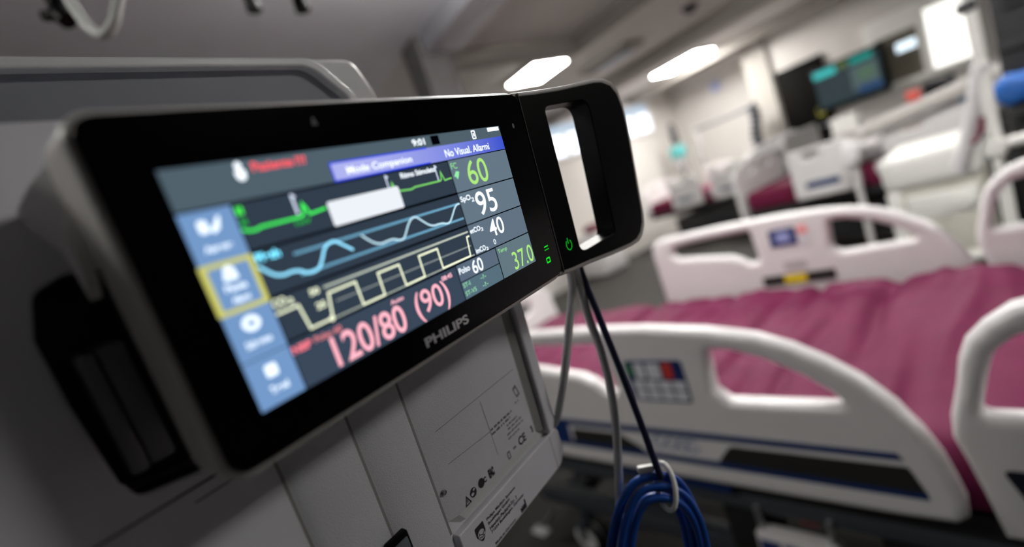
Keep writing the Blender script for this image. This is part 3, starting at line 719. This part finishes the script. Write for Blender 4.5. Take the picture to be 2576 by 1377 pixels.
HEAD_H = roundpoly([(-.083, .816), (-.068, .88), (-.058, .912), (-.03, .938), (.05, .944), (.28, .94), (.345, .91), (.355, .82)], [.012, .03, .03, .03, .02, .03, .03, .012])
def upright(me, y): return tr(me, mat=RX90, loc=(0, y, 0))

def hospital_bed():
    u0, v0 = -.72, 1.315
    t = thing('hospital_bed', 'white railed hospital bed nearest the monitor, spread with a crimson cover', 'bed', (u0 * math.cos(BYAW) - v0 * math.sin(BYAW), u0 * math.sin(BYAW) + v0 * math.cos(BYAW), 0), Matrix.Rotation(BYAW, 3, 'Z'))
    off = Matrix.Translation((-u0, -v0, 0))
    def part(name, pcs, parent=None, label=None):
        o = obj(name, pcs, parent or t, label)
        o.data.transform(off)
        return o
    def rail(y, side, out, holes, foot):
        r = part('side_rail', [(upright(plate([out] + holes, .021, .018, 5), y), BEDW)])
        f = y - side * .0217                                   # face turned outward: side=+1 faces -v
        def fl(lps, d=.0, m=BEDB): return (upright(plate(lps, .0009, 0), f - side * d), m)
        if foot:
            if side > 0:
                part('stripe', [fl([[(-1.08, .742), (-.19, .744), (-.183, .732), (-1.08, .724)]]), fl([[(-1.08, .676), (-.164, .679), (-.162, .664), (-1.08, .661)]]),
                                fl([[(-1.08, .742), (-.90, .742), (-.905, .664), (-1.08, .664)]], .0004)], r, 'blue stripes')
                part('inlay', [fl([roundpoly([(-.895, .678), (-.888, .716), (-.735, .717), (-.665, .678)], [.006, .006, .02, .006])], .0008, BEDK)], r, 'dark inlay panel')
                part('inlay', [fl([roundpoly([(-.497, .678), (-.462, .719), (-.18, .721), (-.164, .676)], [.006, .02, .006, .006])], .0008, BEDK)], r, 'dark inlay panel')
                em_ = []
                for cx_ in (-.626, -.594, -.566, -.545):
                    em_.append((upright(tr(stroke([(cx_ + .014 * math.cos(a), .709 + .013 * math.sin(a)) for a in [PI * .2 + 1.7 * PI * k / 14 for k in range(15)]], .005), loc=(0, 0, .0015)), f), pm('emblem_blue', (120, 140, 176), .5)))
                part('emblem', em_, r, 'pale blue script emblem')
            x0, x1, z0, z1 = -.652, -.512, .815, .912
            k = part('control_panel', [(upright(plate([rrect(x0, z0, x1, z1, .008)], .003, .0015), f), KEYB if side > 0 else BEDW)], r, 'bed control keypad')
            keys = []
            def ky(a, b, c, d, m): keys.append((upright(plate([rrect(x0 + a * (x1 - x0), z0 + b * (z1 - z0), x0 + c * (x1 - x0), z0 + d * (z1 - z0), .003)], .0012, 0), f - side * .0034), m))
            if side > 0:
                ky(.04, .62, .14, .95, KEYG); ky(.18, .57, .36, .95, KEYW); ky(.40, .57, .64, .95, KEYW); ky(.68, .58, .84, .95, KEYR)
                for i in range(4):
                    ky(.09 + .23 * i, .31, .29 + .23 * i, .52, KEYW); ky(.09 + .23 * i, .06, .29 + .23 * i, .27, KEYW)
            part('key', keys, k) if keys else None
            if side < 0:
                # the patient's side of the far rail (faces the mattress)
                g = y - .0217
                def fl2(lps, m, d=0): return (upright(plate(lps, .0014, 0), g - d), m)
                part('keypad', [fl2([rrect(-.646, .872, -.558, .936, .006)], KEYB), fl2([rrect(-.624, .886, -.578, .924, .006)], pm('keypad_pale', (150, 160, 210), .5), .001), fl2([rrect(-.552, .905, -.522, .936, .004)], KEYP), fl2([rrect(-.552, .868, -.522, .902, .004)], KEYW)], k, 'blue and pink keypad on the inner face')
                part('warning_label', [fl2([rrect(-.705, .728, -.470, .766, .004)], BEDK), fl2([rrect(-.632, .732, -.558, .764, .01)], YEL, .001)], r, 'dark strip with yellow sticker')
                part('recess', [fl2([rrect(-.622, .782, -.548, .815, .006)], pm('rail_recess', (186, 182, 184), .5))], r)
        else:
            if side > 0:
                part('inlay', [fl([roundpoly([(-.075, .735), (.34, .738), (.34, .66), (-.045, .66)], .008)], 0, pm('inlay_navy', (18, 24, 40), .5))], r, 'dark inlay panel')
        return r
    V1, V2 = .832, 1.84
    rail(V1, 1, RAIL_OUT, [RAIL_H1, RAIL_H2], True)
    rail(V2, -1, RAIL_OUT, [RAIL_H1, RAIL_H2], True)
    rail(V1, 1, HEAD_OUT, [HEAD_H], False)
    rail(V2, -1, HEAD_OUT, [HEAD_H], False)
    # end boards stand across the bed
    def board(u, name, label, zt):
        lp = [(.84, .50), (.84, zt - .07), (.90, zt - .02), (1.02, zt), (1.62, zt), (1.77, zt - .02), (1.83, zt - .07), (1.845, .50)]
        me = plate([roundpoly(lp, [.02, .03, .05, .06, .06, .05, .03, .02])] + [rrect(1.0, zt - .12, 1.18, zt - .06, .025), rrect(1.48, zt - .12, 1.66, zt - .06, .025)], .02, .014, 4)
        me.transform(Matrix.Translation((u, 0, 0)) @ Matrix(((0, 0, 1), (1, 0, 0), (0, 1, 0))).to_4x4())
        return part(name, [(me, BEDW)], None, label)
    board(-1.815, 'footboard', 'white footboard', .915)
    board(.445, 'headboard', 'white headboard', 1.10)
    part('mattress_deck', [(box(-1.78, .42, .88, 1.78, .545, .595, .008), BEDD)])
    part('upper_frame', [(box(-1.80, .44, .885, .925, .50, .55, .006), BEDG), (box(-1.80, .44, 1.735, 1.775, .50, .55, .006), BEDG)] +
         [(box(x, x + .05, .925, 1.735, .505, .545), BEDG) for x in (-1.79, -1.1, -.4, .38)])
    part('side_beam', [(box(-.82, -.52, .862, .882, .555, .592, .004), BEDB)], None, 'blue beam under the mattress')
    part('base_frame', [(box(-1.45, .10, 1.04, 1.10, .19, .25, .008), BEDG), (box(-1.45, .10, 1.56, 1.62, .19, .25, .008), BEDG), (box(-1.35, -1.27, 1.1, 1.56, .19, .25), BEDG), (box(-.1, -.02, 1.1, 1.56, .19, .25), BEDG)])
    for x in (-1.12, -.28):
        part('lift_column', [(box(x - .09, x + .09, 1.20, 1.46, .22, .40, .01), BEDD), (box(x - .06, x + .06, 1.24, 1.42, .38, .52, .01), BEDG)])
    part('motor_box', [(box(-.60, -.50, .93, 1.05, .30, .545, .01), RUB)], None, 'black motor box')
    part('motor_box', [(box(-.28, -.20, .93, 1.05, .34, .545, .01), RUB)], None, 'black motor box')
    cb = part('control_box', [(box(-.495, -.335, .862, .90, .40, .466, .006), BEDW)], None, 'white control box with blue keys')
    part('key', [(box(-.488 + .05 * i, -.446 + .05 * i, .859, .866, .408, .45, .002), KEYB) for i in range(3)], cb)
    part('hanger', [(tube([(-.485, .88, .45), (-.485, .88, .52)], .006), STEEL)], cb)
    part('hanger', [(tube([(-.345, .88, .45), (-.345, .88, .52)], .006), STEEL)], cb)
    part('release_handle', [(tr(box(-.022, .022, -.02, .02, -.035, .035, .008), loc=(-.395, .93, .505)), REDP)], None, 'red release handle')
    part('brake_pedal', [(tube([(-1.38, 1.02, .17), (-1.38, .94, .15)], .010), STEEL), (tr(box(-.035, .035, -.02, .02, -.006, .006, .004), loc=(-1.38, .93, .15)), WHEEL)], None, 'pale brake pedal')
    for x, y in ((-1.275, 1.07), (-1.275, 1.59), (-.07, 1.07), (-.07, 1.59)):
        c = castor(x, y, .062, t)
        c.data.transform(off)
        for w in c.children: w.data.transform(off)
    return t, off
NB, NOFF = hospital_bed()

def draped(U, V, ztop, folds, drop=.02):
    """covered mattress: a tensor grid whose outer rows turn down the sides"""
    def stations(a, b, n):
        e = .045
        S = [(a, -.125), (a - .004, -.085), (a - .002, -.045), (a + .008, -.016), (a + .025, -.004), (a + e, 0)]
        for k in range(1, n):
            S.append((a + e + (b - a - 2 * e) * k / n, 0))
        S += [(b - e, 0), (b - .025, -.004), (b - .008, -.016), (b + .002, -.045), (b + .004, -.085), (b, -.125)]
        return S
    SU, SV = stations(U[0], U[1], 220), stations(V[0], V[1], 40)
    vs = []; fs = []
    for a, da in SU:
        for b, db in SV:
            z = ztop + min(da, db)
            if min(da, db) > -.02:
                for (uk, amp, w, skew) in folds:
                    z += amp * math.exp(-((a - uk - skew * (b - 1.35) + .012 * math.sin(b * 9 + uk * 20)) / w) ** 2) * (.55 + .45 * math.sin(b * 5 + uk * 40))
                z += .0022 * math.sin(a * 23 + b * 3) + .0015 * math.sin(b * 31 + a * 4)
            vs.append((a, b, z))
    m = len(SV)
    for i in range(len(SU) - 1):
        for j in range(m - 1):
            fs.append((i * m + j, (i + 1) * m + j, (i + 1) * m + j + 1, i * m + j + 1))
    n = len(vs)
    fs.append(tuple(range(m - 1, -1, -1))) if False else None
    me = bpy.data.meshes.new('m'); me.from_pydata(vs, [], fs)
    return me
folds = []
random.seed(21)
uu = -1.6
while uu < .35:
    folds.append((uu, random.choice((-1, -.9, .8)) * random.uniform(.016, .032), random.uniform(.010, .024), random.uniform(-.05, .12)))
    uu += random.uniform(.055, .13)
mt = thing('mattress', 'crimson covered mattress with crosswise creases on the nearest bed', 'mattress', NB.location, Matrix.Rotation(BYAW, 3, 'Z'))
o = obj('cover', [(draped((-1.775, .415), (.875, 1.785), .735, folds), SHEET)], mt, smooth=1.2)
o.data.transform(NOFF)
o = obj('core', [(box(-1.76, .40, .89, 1.77, .597, .70, .02), BEDD)], mt); o.data.transform(NOFF)

# ------------------------------------------------------------------ beds in the middle of the ward (same ward axes as the walls)
def ward_bed(x, y, label, stripe_m, mlabel, back=True):
    t = thing('hospital_bed', label, 'bed', (x, y, 0), group='beds farther down the ward')
    fb = plate([roundpoly([(-.02, .50), (-.02, .93), (.08, 1.0), (.30, 1.03), (.60, 1.03), (.82, 1.0), (.92, .93), (.92, .50)], [.02, .05, .05, .04, .04, .05, .05, .02]), rrect(.20, .90, .36, .96, .025), rrect(.54, .90, .70, .96, .025)], .02, .012)
    fb.transform(Matrix.Translation((-.10, 0, 0)) @ Matrix(((0, 0, 1), (1, 0, 0), (0, 1, 0))).to_4x4())
    obj('footboard', [(fb, BEDW)], t)
    hb = plate([roundpoly([(-.02, .50), (-.02, 1.1), (.92, 1.1), (.92, .50)], [.02, .08, .08, .02])], .02, .012)
    hb.transform(Matrix.Translation((2.08, 0, 0)) @ Matrix(((0, 0, 1), (1, 0, 0), (0, 1, 0))).to_4x4())
    obj('headboard', [(hb, BEDW)], t)
    for k, (a, b) in enumerate(((.42, .92), (1.10, 1.62))):
        for yy, s in ((-.03, 1), (.93, -1)):
            r = obj('side_rail', [(upright(plate([roundpoly([(a, .58), (a, 1.0), (b - .06, 1.0), (b, .93), (b, .58)], [.03, .05, .05, .05, .05]), rrect(a + .11, .915, a + .25, .965, .02)], .02, .014), yy), BEDW)], t)
            if s > 0:
                obj('stripe', [(upright(plate([rrect(a + .10, .665, a + .36, .72, .024)], .001, 0), yy - .021), stripe_m)], r, 'blue oval stripe')
    obj('deck', [(box(-.05, 2.05, .02, .88, .50, .56, .01), BEDD)], t)
    obj('base_cover', [(box(.28, 1.72, .10, .80, .15, .42, .02), BEDD)], t)
    obj('base_frame', [(box(.3, 1.7, .18, .24, .18, .24), BEDG), (box(.3, 1.7, .66, .72, .18, .24), BEDG), (box(.35, .42, .24, .66, .18, .24), BEDG), (box(1.58, 1.65, .24, .66, .18, .24), BEDG)], t)
    for xx in (.55, 1.4):
        obj('lift_column', [(box(xx - .09, xx + .09, .30, .60, .2, .52, .01), BEDD)], t)
    for xx in (.36, 1.64):
        for yy in (.21, .69):
            castor(xx, yy, .062, t)
    m = thing('mattress', mlabel, 'mattress', (x, y, .56), group='mattresses farther down the ward')
    if back:
        obj('foot_section', [(box(-.05, 1.02, .03, .87, 0, .18, .03, 3), REDF)], m)
        bs = box(0, 1.0, .03, .87, 0, .16, .03, 3)
        bs.transform(Matrix.Translation((1.02, 0, .01)) @ Matrix.Rotation(-math.radians(24), 4, 'Y'))
        obj('back_section', [(bs, WHC)], m)
    else:
        obj('foot_section', [(box(-.05, 1.9, .03, .87, 0, .18, .03, 3), REDF)], m)
    return t, m
WB, _ = ward_bed(-2.46, 4.44, 'white railed bed standing just behind the nearest bed, back section raised', BEDB, 'mattress just behind the nearest bed, crimson foot end and white raised back')
ward_bed(-4.86, 6.02, 'white railed bed standing farthest away, near the corner stand', pm('stripe_slate', (96, 108, 136), .5), 'mattress of the farthest bed by the corner stand, with its back raised')

# things lying on and round the raised bed
b_ = box(0, .86, 0, .04, 0, .105, .015); b_.transform(Matrix.Translation((.96, -.08, .93)) @ Matrix.Rotation(-math.radians(9.5), 4, 'Y'))
bb = obj('backrest_board', [(b_, pm('board_grey', (206, 202, 200), .5))], WB, 'pale grey sloping board')
b_ = box(.05, .8, -.004, .006, .04, .06, .002); b_.transform(Matrix.Translation((.96, -.08, .93)) @ Matrix.Rotation(-math.radians(9.5), 4, 'Y'))
obj('groove', [(b_, BEAM)], bb)
for nm, lab, c, rr, m in (('folded_blanket', 'plum folded blanket lying beside the white cart', (-1.21, 4.56, .865), (.16, .10, .045), PURC),
                          ('folded_sheet', 'grey folded sheet above the plum blanket', (-1.02, 4.66, .985), (.17, .12, .05), GREYC),
                          ('pillow', 'white pillow at the left of the raised bed back', (-1.54, 4.66, .838), (.12, .18, .095), WHC)):
    pp = []
    bmx = bmesh.new(); bmesh.ops.create_uvsphere(bmx, u_segments=28, v_segments=16, radius=1)
    for v in bmx.verts:
        s = lambda q, e: math.copysign(abs(q) ** e, q)
        v.co = Vector((s(v.co.x, .6) * rr[0], s(v.co.y, .6) * rr[1], s(v.co.z, .8) * rr[2] * (1 + .08 * math.sin(v.co.x * 9 + v.co.y * 7))))
    me = bpy.data.meshes.new('m'); bmx.to_mesh(me); bmx.free()
    o = obj(nm, [(me, m)], smooth=3.0); o.location = c
    tag(o, lab, {'folded_blanket': 'blanket', 'folded_sheet': 'sheet', 'pillow': 'pillow'}[nm])
t = thing('bedside_device', 'small dark device with a screen at the head of the second bed', 'device', (-1.01, 4.455, 1.03))
obj('case', [(box(-.08, .08, -.05, .05, 0, .17, .012), DKGR)], t); obj('screen', [(box(-.06, .06, -.053, -.049, .04, .14, .002), BLACKG)], t); obj('foot', [(box(-.05, .05, -.04, .04, -.10, .0, .006), DKGR)], t)
o = tag(obj('sharps_box', [(box(-.04, .04, -.018, .018, 0, .075, .006), pm('salmon_plastic', (206, 92, 84), .5))]), 'small salmon red box standing on the sloping board', 'box'); o.location = (-1.13, 4.38, 1.10)
o = tag(obj('glove_box', [(box(-.045, .045, -.04, .04, 0, .13, .006), pm('cyan_box', (50, 140, 196), .5))]), 'small bright blue box beside the dark bedside device', 'box'); o.location = (-.885, 4.46, .99)
o = tag(obj('storage_box', [(box(-.09, .09, -.08, .08, 0, .13, .012), CARTW), (box(-.095, .095, -.085, .085, .12, .15, .01), CARTW)]), 'white lidded box left of the raised bed, under the wall screen', 'box'); o.location = (-1.69, 4.78, 1.0)
t = thing('bed_post', 'white upright post at the near corner of the raised bed', 'post', (-1.53, 4.28, 0))
obj('pole', [(cyl(.022, .022, .02, .98), BEDW)], t); obj('foot', [(cyl(.07, .05, 0, .03), BEDG)], t); obj('bottle', [(lathe([(.02, .78), (.05, .80), (.055, .92), (.03, .97), (.012, .985)]), WHC)], t, 'white bottle hooked to the post')

# ------------------------------------------------------------------ wall screen and other far things
t = thing('wall_monitor', 'wall screen with turquoise bar and green figures beside the dark door', 'monitor', (-2.52, YF - .1, 1.47))
obj('case', [(box(-.40, .40, -.045, .03, -.285, .285, .012), BLACKP)], t)
obj('bracket', [(box(-.08, .08, .02, .10, -.08, .08), DKGR)], t)
s = obj('screen', [(box(-.36, .36, -.05, -.044, -.245, .245), E(50, 62, 66))], t, 'dim lit display')
def WS(x0, z0, x1, z1, c): return (quad([(x0, -.052, z0), (x1, -.052, z0), (x1, -.052, z1), (x0, -.052, z1)]), E(*c))
obj('header_bar', [WS(-.36, .15, -.10, .235, (72, 196, 194)), WS(.06, .17, .30, .235, (40, 150, 140)), WS(-.08, .17, .04, .235, (92, 110, 70))], s, 'turquoise bar')
obj('number_field', [WS(.04, -.16, .33, .13, (82, 96, 98)), WS(.12, -.06, .30, .08, (84, 126, 60)), WS(.10, -.20, .34, -.12, (30, 64, 110))], s)
obj('wave_field', [WS(-.34, -.2, .02, .13, (56, 66, 70))], s)
t = thing('yellow_tag', 'small dull yellow tag at the lower left corner of the wall screen', 'tag', (-2.88, YF - .14, 1.21)); obj('card', [(box(-.05, .05, 0, .012, -.06, .06, .004), pm('tag_yellow', (150, 146, 60), .6))], t); obj('hook', [(tube([(0, .006, .05), (0, .03, .075)], .004), STEEL)], t)

t = thing('infusion_stand', 'slim drip stand with teal pump in the far corner', 'drip stand', (-4.98, 7.25, 0))
obj('pole', [(cyl(.018, .018, .05, 1.86), DKGR)], t); obj('base', [(cyl(.15, .12, .0, .06), DKGR)], t)
obj('pump', [(box(-.11, .11, -.09, .06, 1.27, 1.47, .012), TEAL)], t, 'teal pump'); obj('pump', [(box(-.075, .075, -.08, .06, 1.06, 1.25, .012), GREYC)], t, 'grey pump'); obj('drip_chamber', [(lathe([(.02, 1.50), (.06, 1.53), (.055, 1.74), (.03, 1.86)]), DKGR)], t)
t = thing('ventilator_arm', 'grey stand with a long level arm carrying a ribbed dark hose', 'stand', (-4.58, 7.25, 0))
obj('post', [(cyl(.03, .03, .05, 1.62), GREYC)], t); obj('base', [(cyl(.16, .13, .0, .06), DKGR)], t)
obj('arm', [(tube([(0, 0, 1.60), (.90, 0, 1.61)], .028), pm('arm_grey', (104, 104, 106), .5))], t)
hs = []
for k in range(150):
    a = k / 149
    hs.append((.93 + .03 * math.sin(a * 7) + .055 * math.cos(a * 2 * PI * 9), .055 * math.sin(a * 2 * PI * 9), 1.64 - .70 * a))
obj('hose', [(tube(hs, .026, 3), HOSE)], t, 'dark coiled hose')
t = thing('bedside_cabinet', 'white bedside cabinet against the end wall, glimpsed through the monitor handle', 'cabinet', (-5.22, 5.05, 0))
obj('body', [(box(-.24, .24, -.25, .25, .04, .66, .012), BEDW)], t); obj('drawer', [(box(.236, .252, -.22, .22, .46, .62, .006), BEDW)], t); obj('door', [(box(.236, .252, -.22, .22, .08, .43, .006), BEDW)], t)
for q in range(4):
    obj('foot', [(cyl(.02, .02, 0, .045, 12).copy() if False else tr(cyl(.02, .02, 0, .045, 12), loc=((-.2, .2)[q % 2], (-.2, .2)[q // 2], 0)), RUB)], t)
bmx = bmesh.new(); bmesh.ops.create_uvsphere(bmx, u_segments=24, v_segments=14, radius=1)
for v in bmx.verts: v.co = Vector((math.copysign(abs(v.co.x) ** .6, v.co.x) * .14, math.copysign(abs(v.co.y) ** .6, v.co.y) * .14, v.co.z * .07))
me = bpy.data.meshes.new('m'); bmx.to_mesh(me); bmx.free()
o = tag(obj('folded_cloth', [(me, PURC)], smooth=3.0), 'dark red folded cloth on the cabinet seen through the monitor handle', 'cloth'); o.location = (-5.2, 5.05, .73)

# white cart between the nearest bed and the raised bed
cx_, cy_ = -.72, 2.92
CR = Matrix.Rotation(.12, 3, 'Z')
t = thing('medical_cart', 'bright white medical cart with thick rounded top standing beyond the nearest bed', 'cart', (cx_, cy_, 0), CR)
obj('top', [(box(-.185, .16, -.20, .22, .79, .965, .05, 5), CARTW)], t)
obj('body', [(box(-.165, .15, -.17, .2, .30, .81, .02), CARTB)], t)
obj('side_cheek', [(box(-.18, -.12, -.19, .2, .28, .80, .02), CARTW)], t)
obj('drawer', [(box(-.11, .13, -.19, -.165, .64, .76, .01), CARTW)], t); obj('drawer', [(box(-.11, .13, -.19, -.165, .50, .66, .01), CARTB)], t)
obj('knob', [(tr(lathe([(.005, .03), (.025, .028), (.03, .01), (.02, 0)]), mat=RX90, loc=(.08, -.19, .70)), CARTW)], t); obj('knob', [(tr(lathe([(.005, .03), (.025, .028), (.03, .01), (.02, 0)]), mat=RX90, loc=(-.04, -.19, .58)), DKGR)], t)
obj('tray', [(box(-.17, .22, -.24, .1, .44, .47, .012), CARTW)], t)
for q in range(4):
    x, y = (-.14, .13)[q % 2], (-.13, .16)[q // 2]
    obj('leg', [(tr(cyl(.018, .018, .09, .31, 14), loc=(x, y, 0)), CARTB)], t)
    obj('castor', [(tr(lathe([(.02, -.012), (.042, -.012), (.045, 0), (.042, .012), (.02, .012)]), mat=RX90, loc=(x, y, .046)), RUB)], t)
t = thing('drip_pole', 'white upright pole with a slanting arm, right of the white cart', 'pole', (-.455, 2.55, 0))
obj('pole', [(cyl(.021, .019, .05, 1.62), CARTW)], t); obj('base', [(cyl(.11, .09, 0, .05), DKGR)], t)
obj('collar', [(cyl(.035, .035, .90, .95), CARTW)], t)
obj('arm', [(tube([(0, .0, 1.24), (-.05, .02, 1.06), (-.12, .04, .86)], .028, smooth=6), WHC)], t, 'slanting white arm'); obj('bracket', [(tube([(0, 0, .93), (.05, -.01, .935), (.12, -.02, .94)], .02), CARTW)], t)
obj('clamp', [(box(-.035, .018, -.025, .025, 1.43, 1.47, .008), DKGR)], t)
obj('strap', [(tube([(-.06, -.01, .96), (-.03, -.01, 1.0), (-.02, -.01, 1.05)], .010), PURC)], t, 'dark red strap')
t = thing('equipment_tower', 'dark grey equipment tower at the right edge behind the drip pole', 'equipment', (-.20, 3.35, 0))
obj('cabinet', [(box(-.34, .5, 0, .6, .05, 1.95, .02), BEDD)], t)
obj('shelf', [(box(-.33, .5, -.05, 0, 1.25, 1.28), DKGR)], t); obj('shelf', [(box(-.33, .5, -.12, 0, .95, .975), DKGR)], t)
obj('module', [(box(-.30, -.05, -.035, 0, 1.42, 1.56, .01), DKGR)], t); obj('module', [(box(-.30, -.08, -.035, 0, 1.62, 1.72, .01), GREYC)], t)
for q in range(4):
    obj('castor', [(tr(cyl(.025, .025, 0, .055, 14), loc=((-.28, .44)[q % 2], (.08, .52)[q // 2], 0)), RUB)], t)
bmx = bmesh.new(); bmesh.ops.create_uvsphere(bmx, u_segments=28, v_segments=16, radius=1)
for v in bmx.verts: v.co = Vector((math.copysign(abs(v.co.x) ** .7, v.co.x) * .17, math.copysign(abs(v.co.y) ** .7, v.co.y) * .06, math.copysign(abs(v.co.z) ** .8, v.co.z) * .075 * (1 + .15 * math.sin(v.co.x * 8))))
me = bpy.data.meshes.new('m'); bmx.to_mesh(me); bmx.free()
o = tag(obj('blue_bag', [(me, BLUEBAG)], smooth=3.0), 'bright blue bag on the shelf of the dark equipment tower', 'bag'); o.location = (-.40, 3.28, 1.066)

# hanging things near the grey ceiling
t = thing('ceiling_hose', 'white looped hose hanging from the ceiling at the upper left', 'hose', (-1.12, .07, CZ - .03))
def cl(px, py, d): return cray(px, py, d) - Vector((-1.12, .07, CZ - .03))
A0, A1 = cl(150, -60, .82), cl(305, -40, .82)
obj('loop', [(tube([Vector((A0.x, A0.y, 0)), A0 + Vector((0, 0, .12)), A0 + Vector((0, 0, .04)), A0, cl(175, 0, .82), cl(205, 45, .82), cl(232, 76, .82), cl(262, 86, .82), cl(285, 60, .82), cl(294, 20, .82), cl(299, -10, .82), A1, A1 + Vector((0, 0, .04)), A1 + Vector((0, 0, .12)), Vector((A1.x, A1.y, 0))], .0085, 5, smooth=8), HOSEW)], t)
B0 = cl(120, -40, .86)
obj('hook', [(tube([Vector((B0.x, B0.y, 0)), B0, cl(150, 30, .86), cl(172, 52, .86)], .016, 4, smooth=5), BLACKP), (tube([cl(110, 40, .86), cl(165, 40, .86)], .009), BLACKP)], t, 'black hook')
for px, lab in ((635, 'dark rod hanging from the ceiling, nearer the white hose'), (757, 'black rod hanging from the ceiling, farther from the white hose')):
    a = cray(px, 12, 1.0); o = tag(obj('hanging_rod', [(tube([(a.x, a.y, CZ - .03), (a.x, a.y, a.z + .02), (a.x + .0, a.y, a.z)], .011, 4), BLACKP if px > 700 else DKGR), (tr(cyl(.016, .012, -.012, .02), loc=a), BLACKP if px > 700 else DKGR)]), lab, 'rod', 'rods hanging from the ceiling')

# ------------------------------------------------------------------ light and view
w = bpy.data.worlds.new('world'); SC.world = w; w.use_nodes = True
w.node_tree.nodes['Background'].inputs['Color'].default_value = (.7, .75, .85, 1)
w.node_tree.nodes['Background'].inputs['Strength'].default_value = .25
SC.view_settings.view_transform = 'Standard'
SC.view_settings.look = 'None'
SC.view_settings.exposure = 0.3
SC.view_settings.gamma = 1.0
SC.view_settings.use_curve_mapping = False
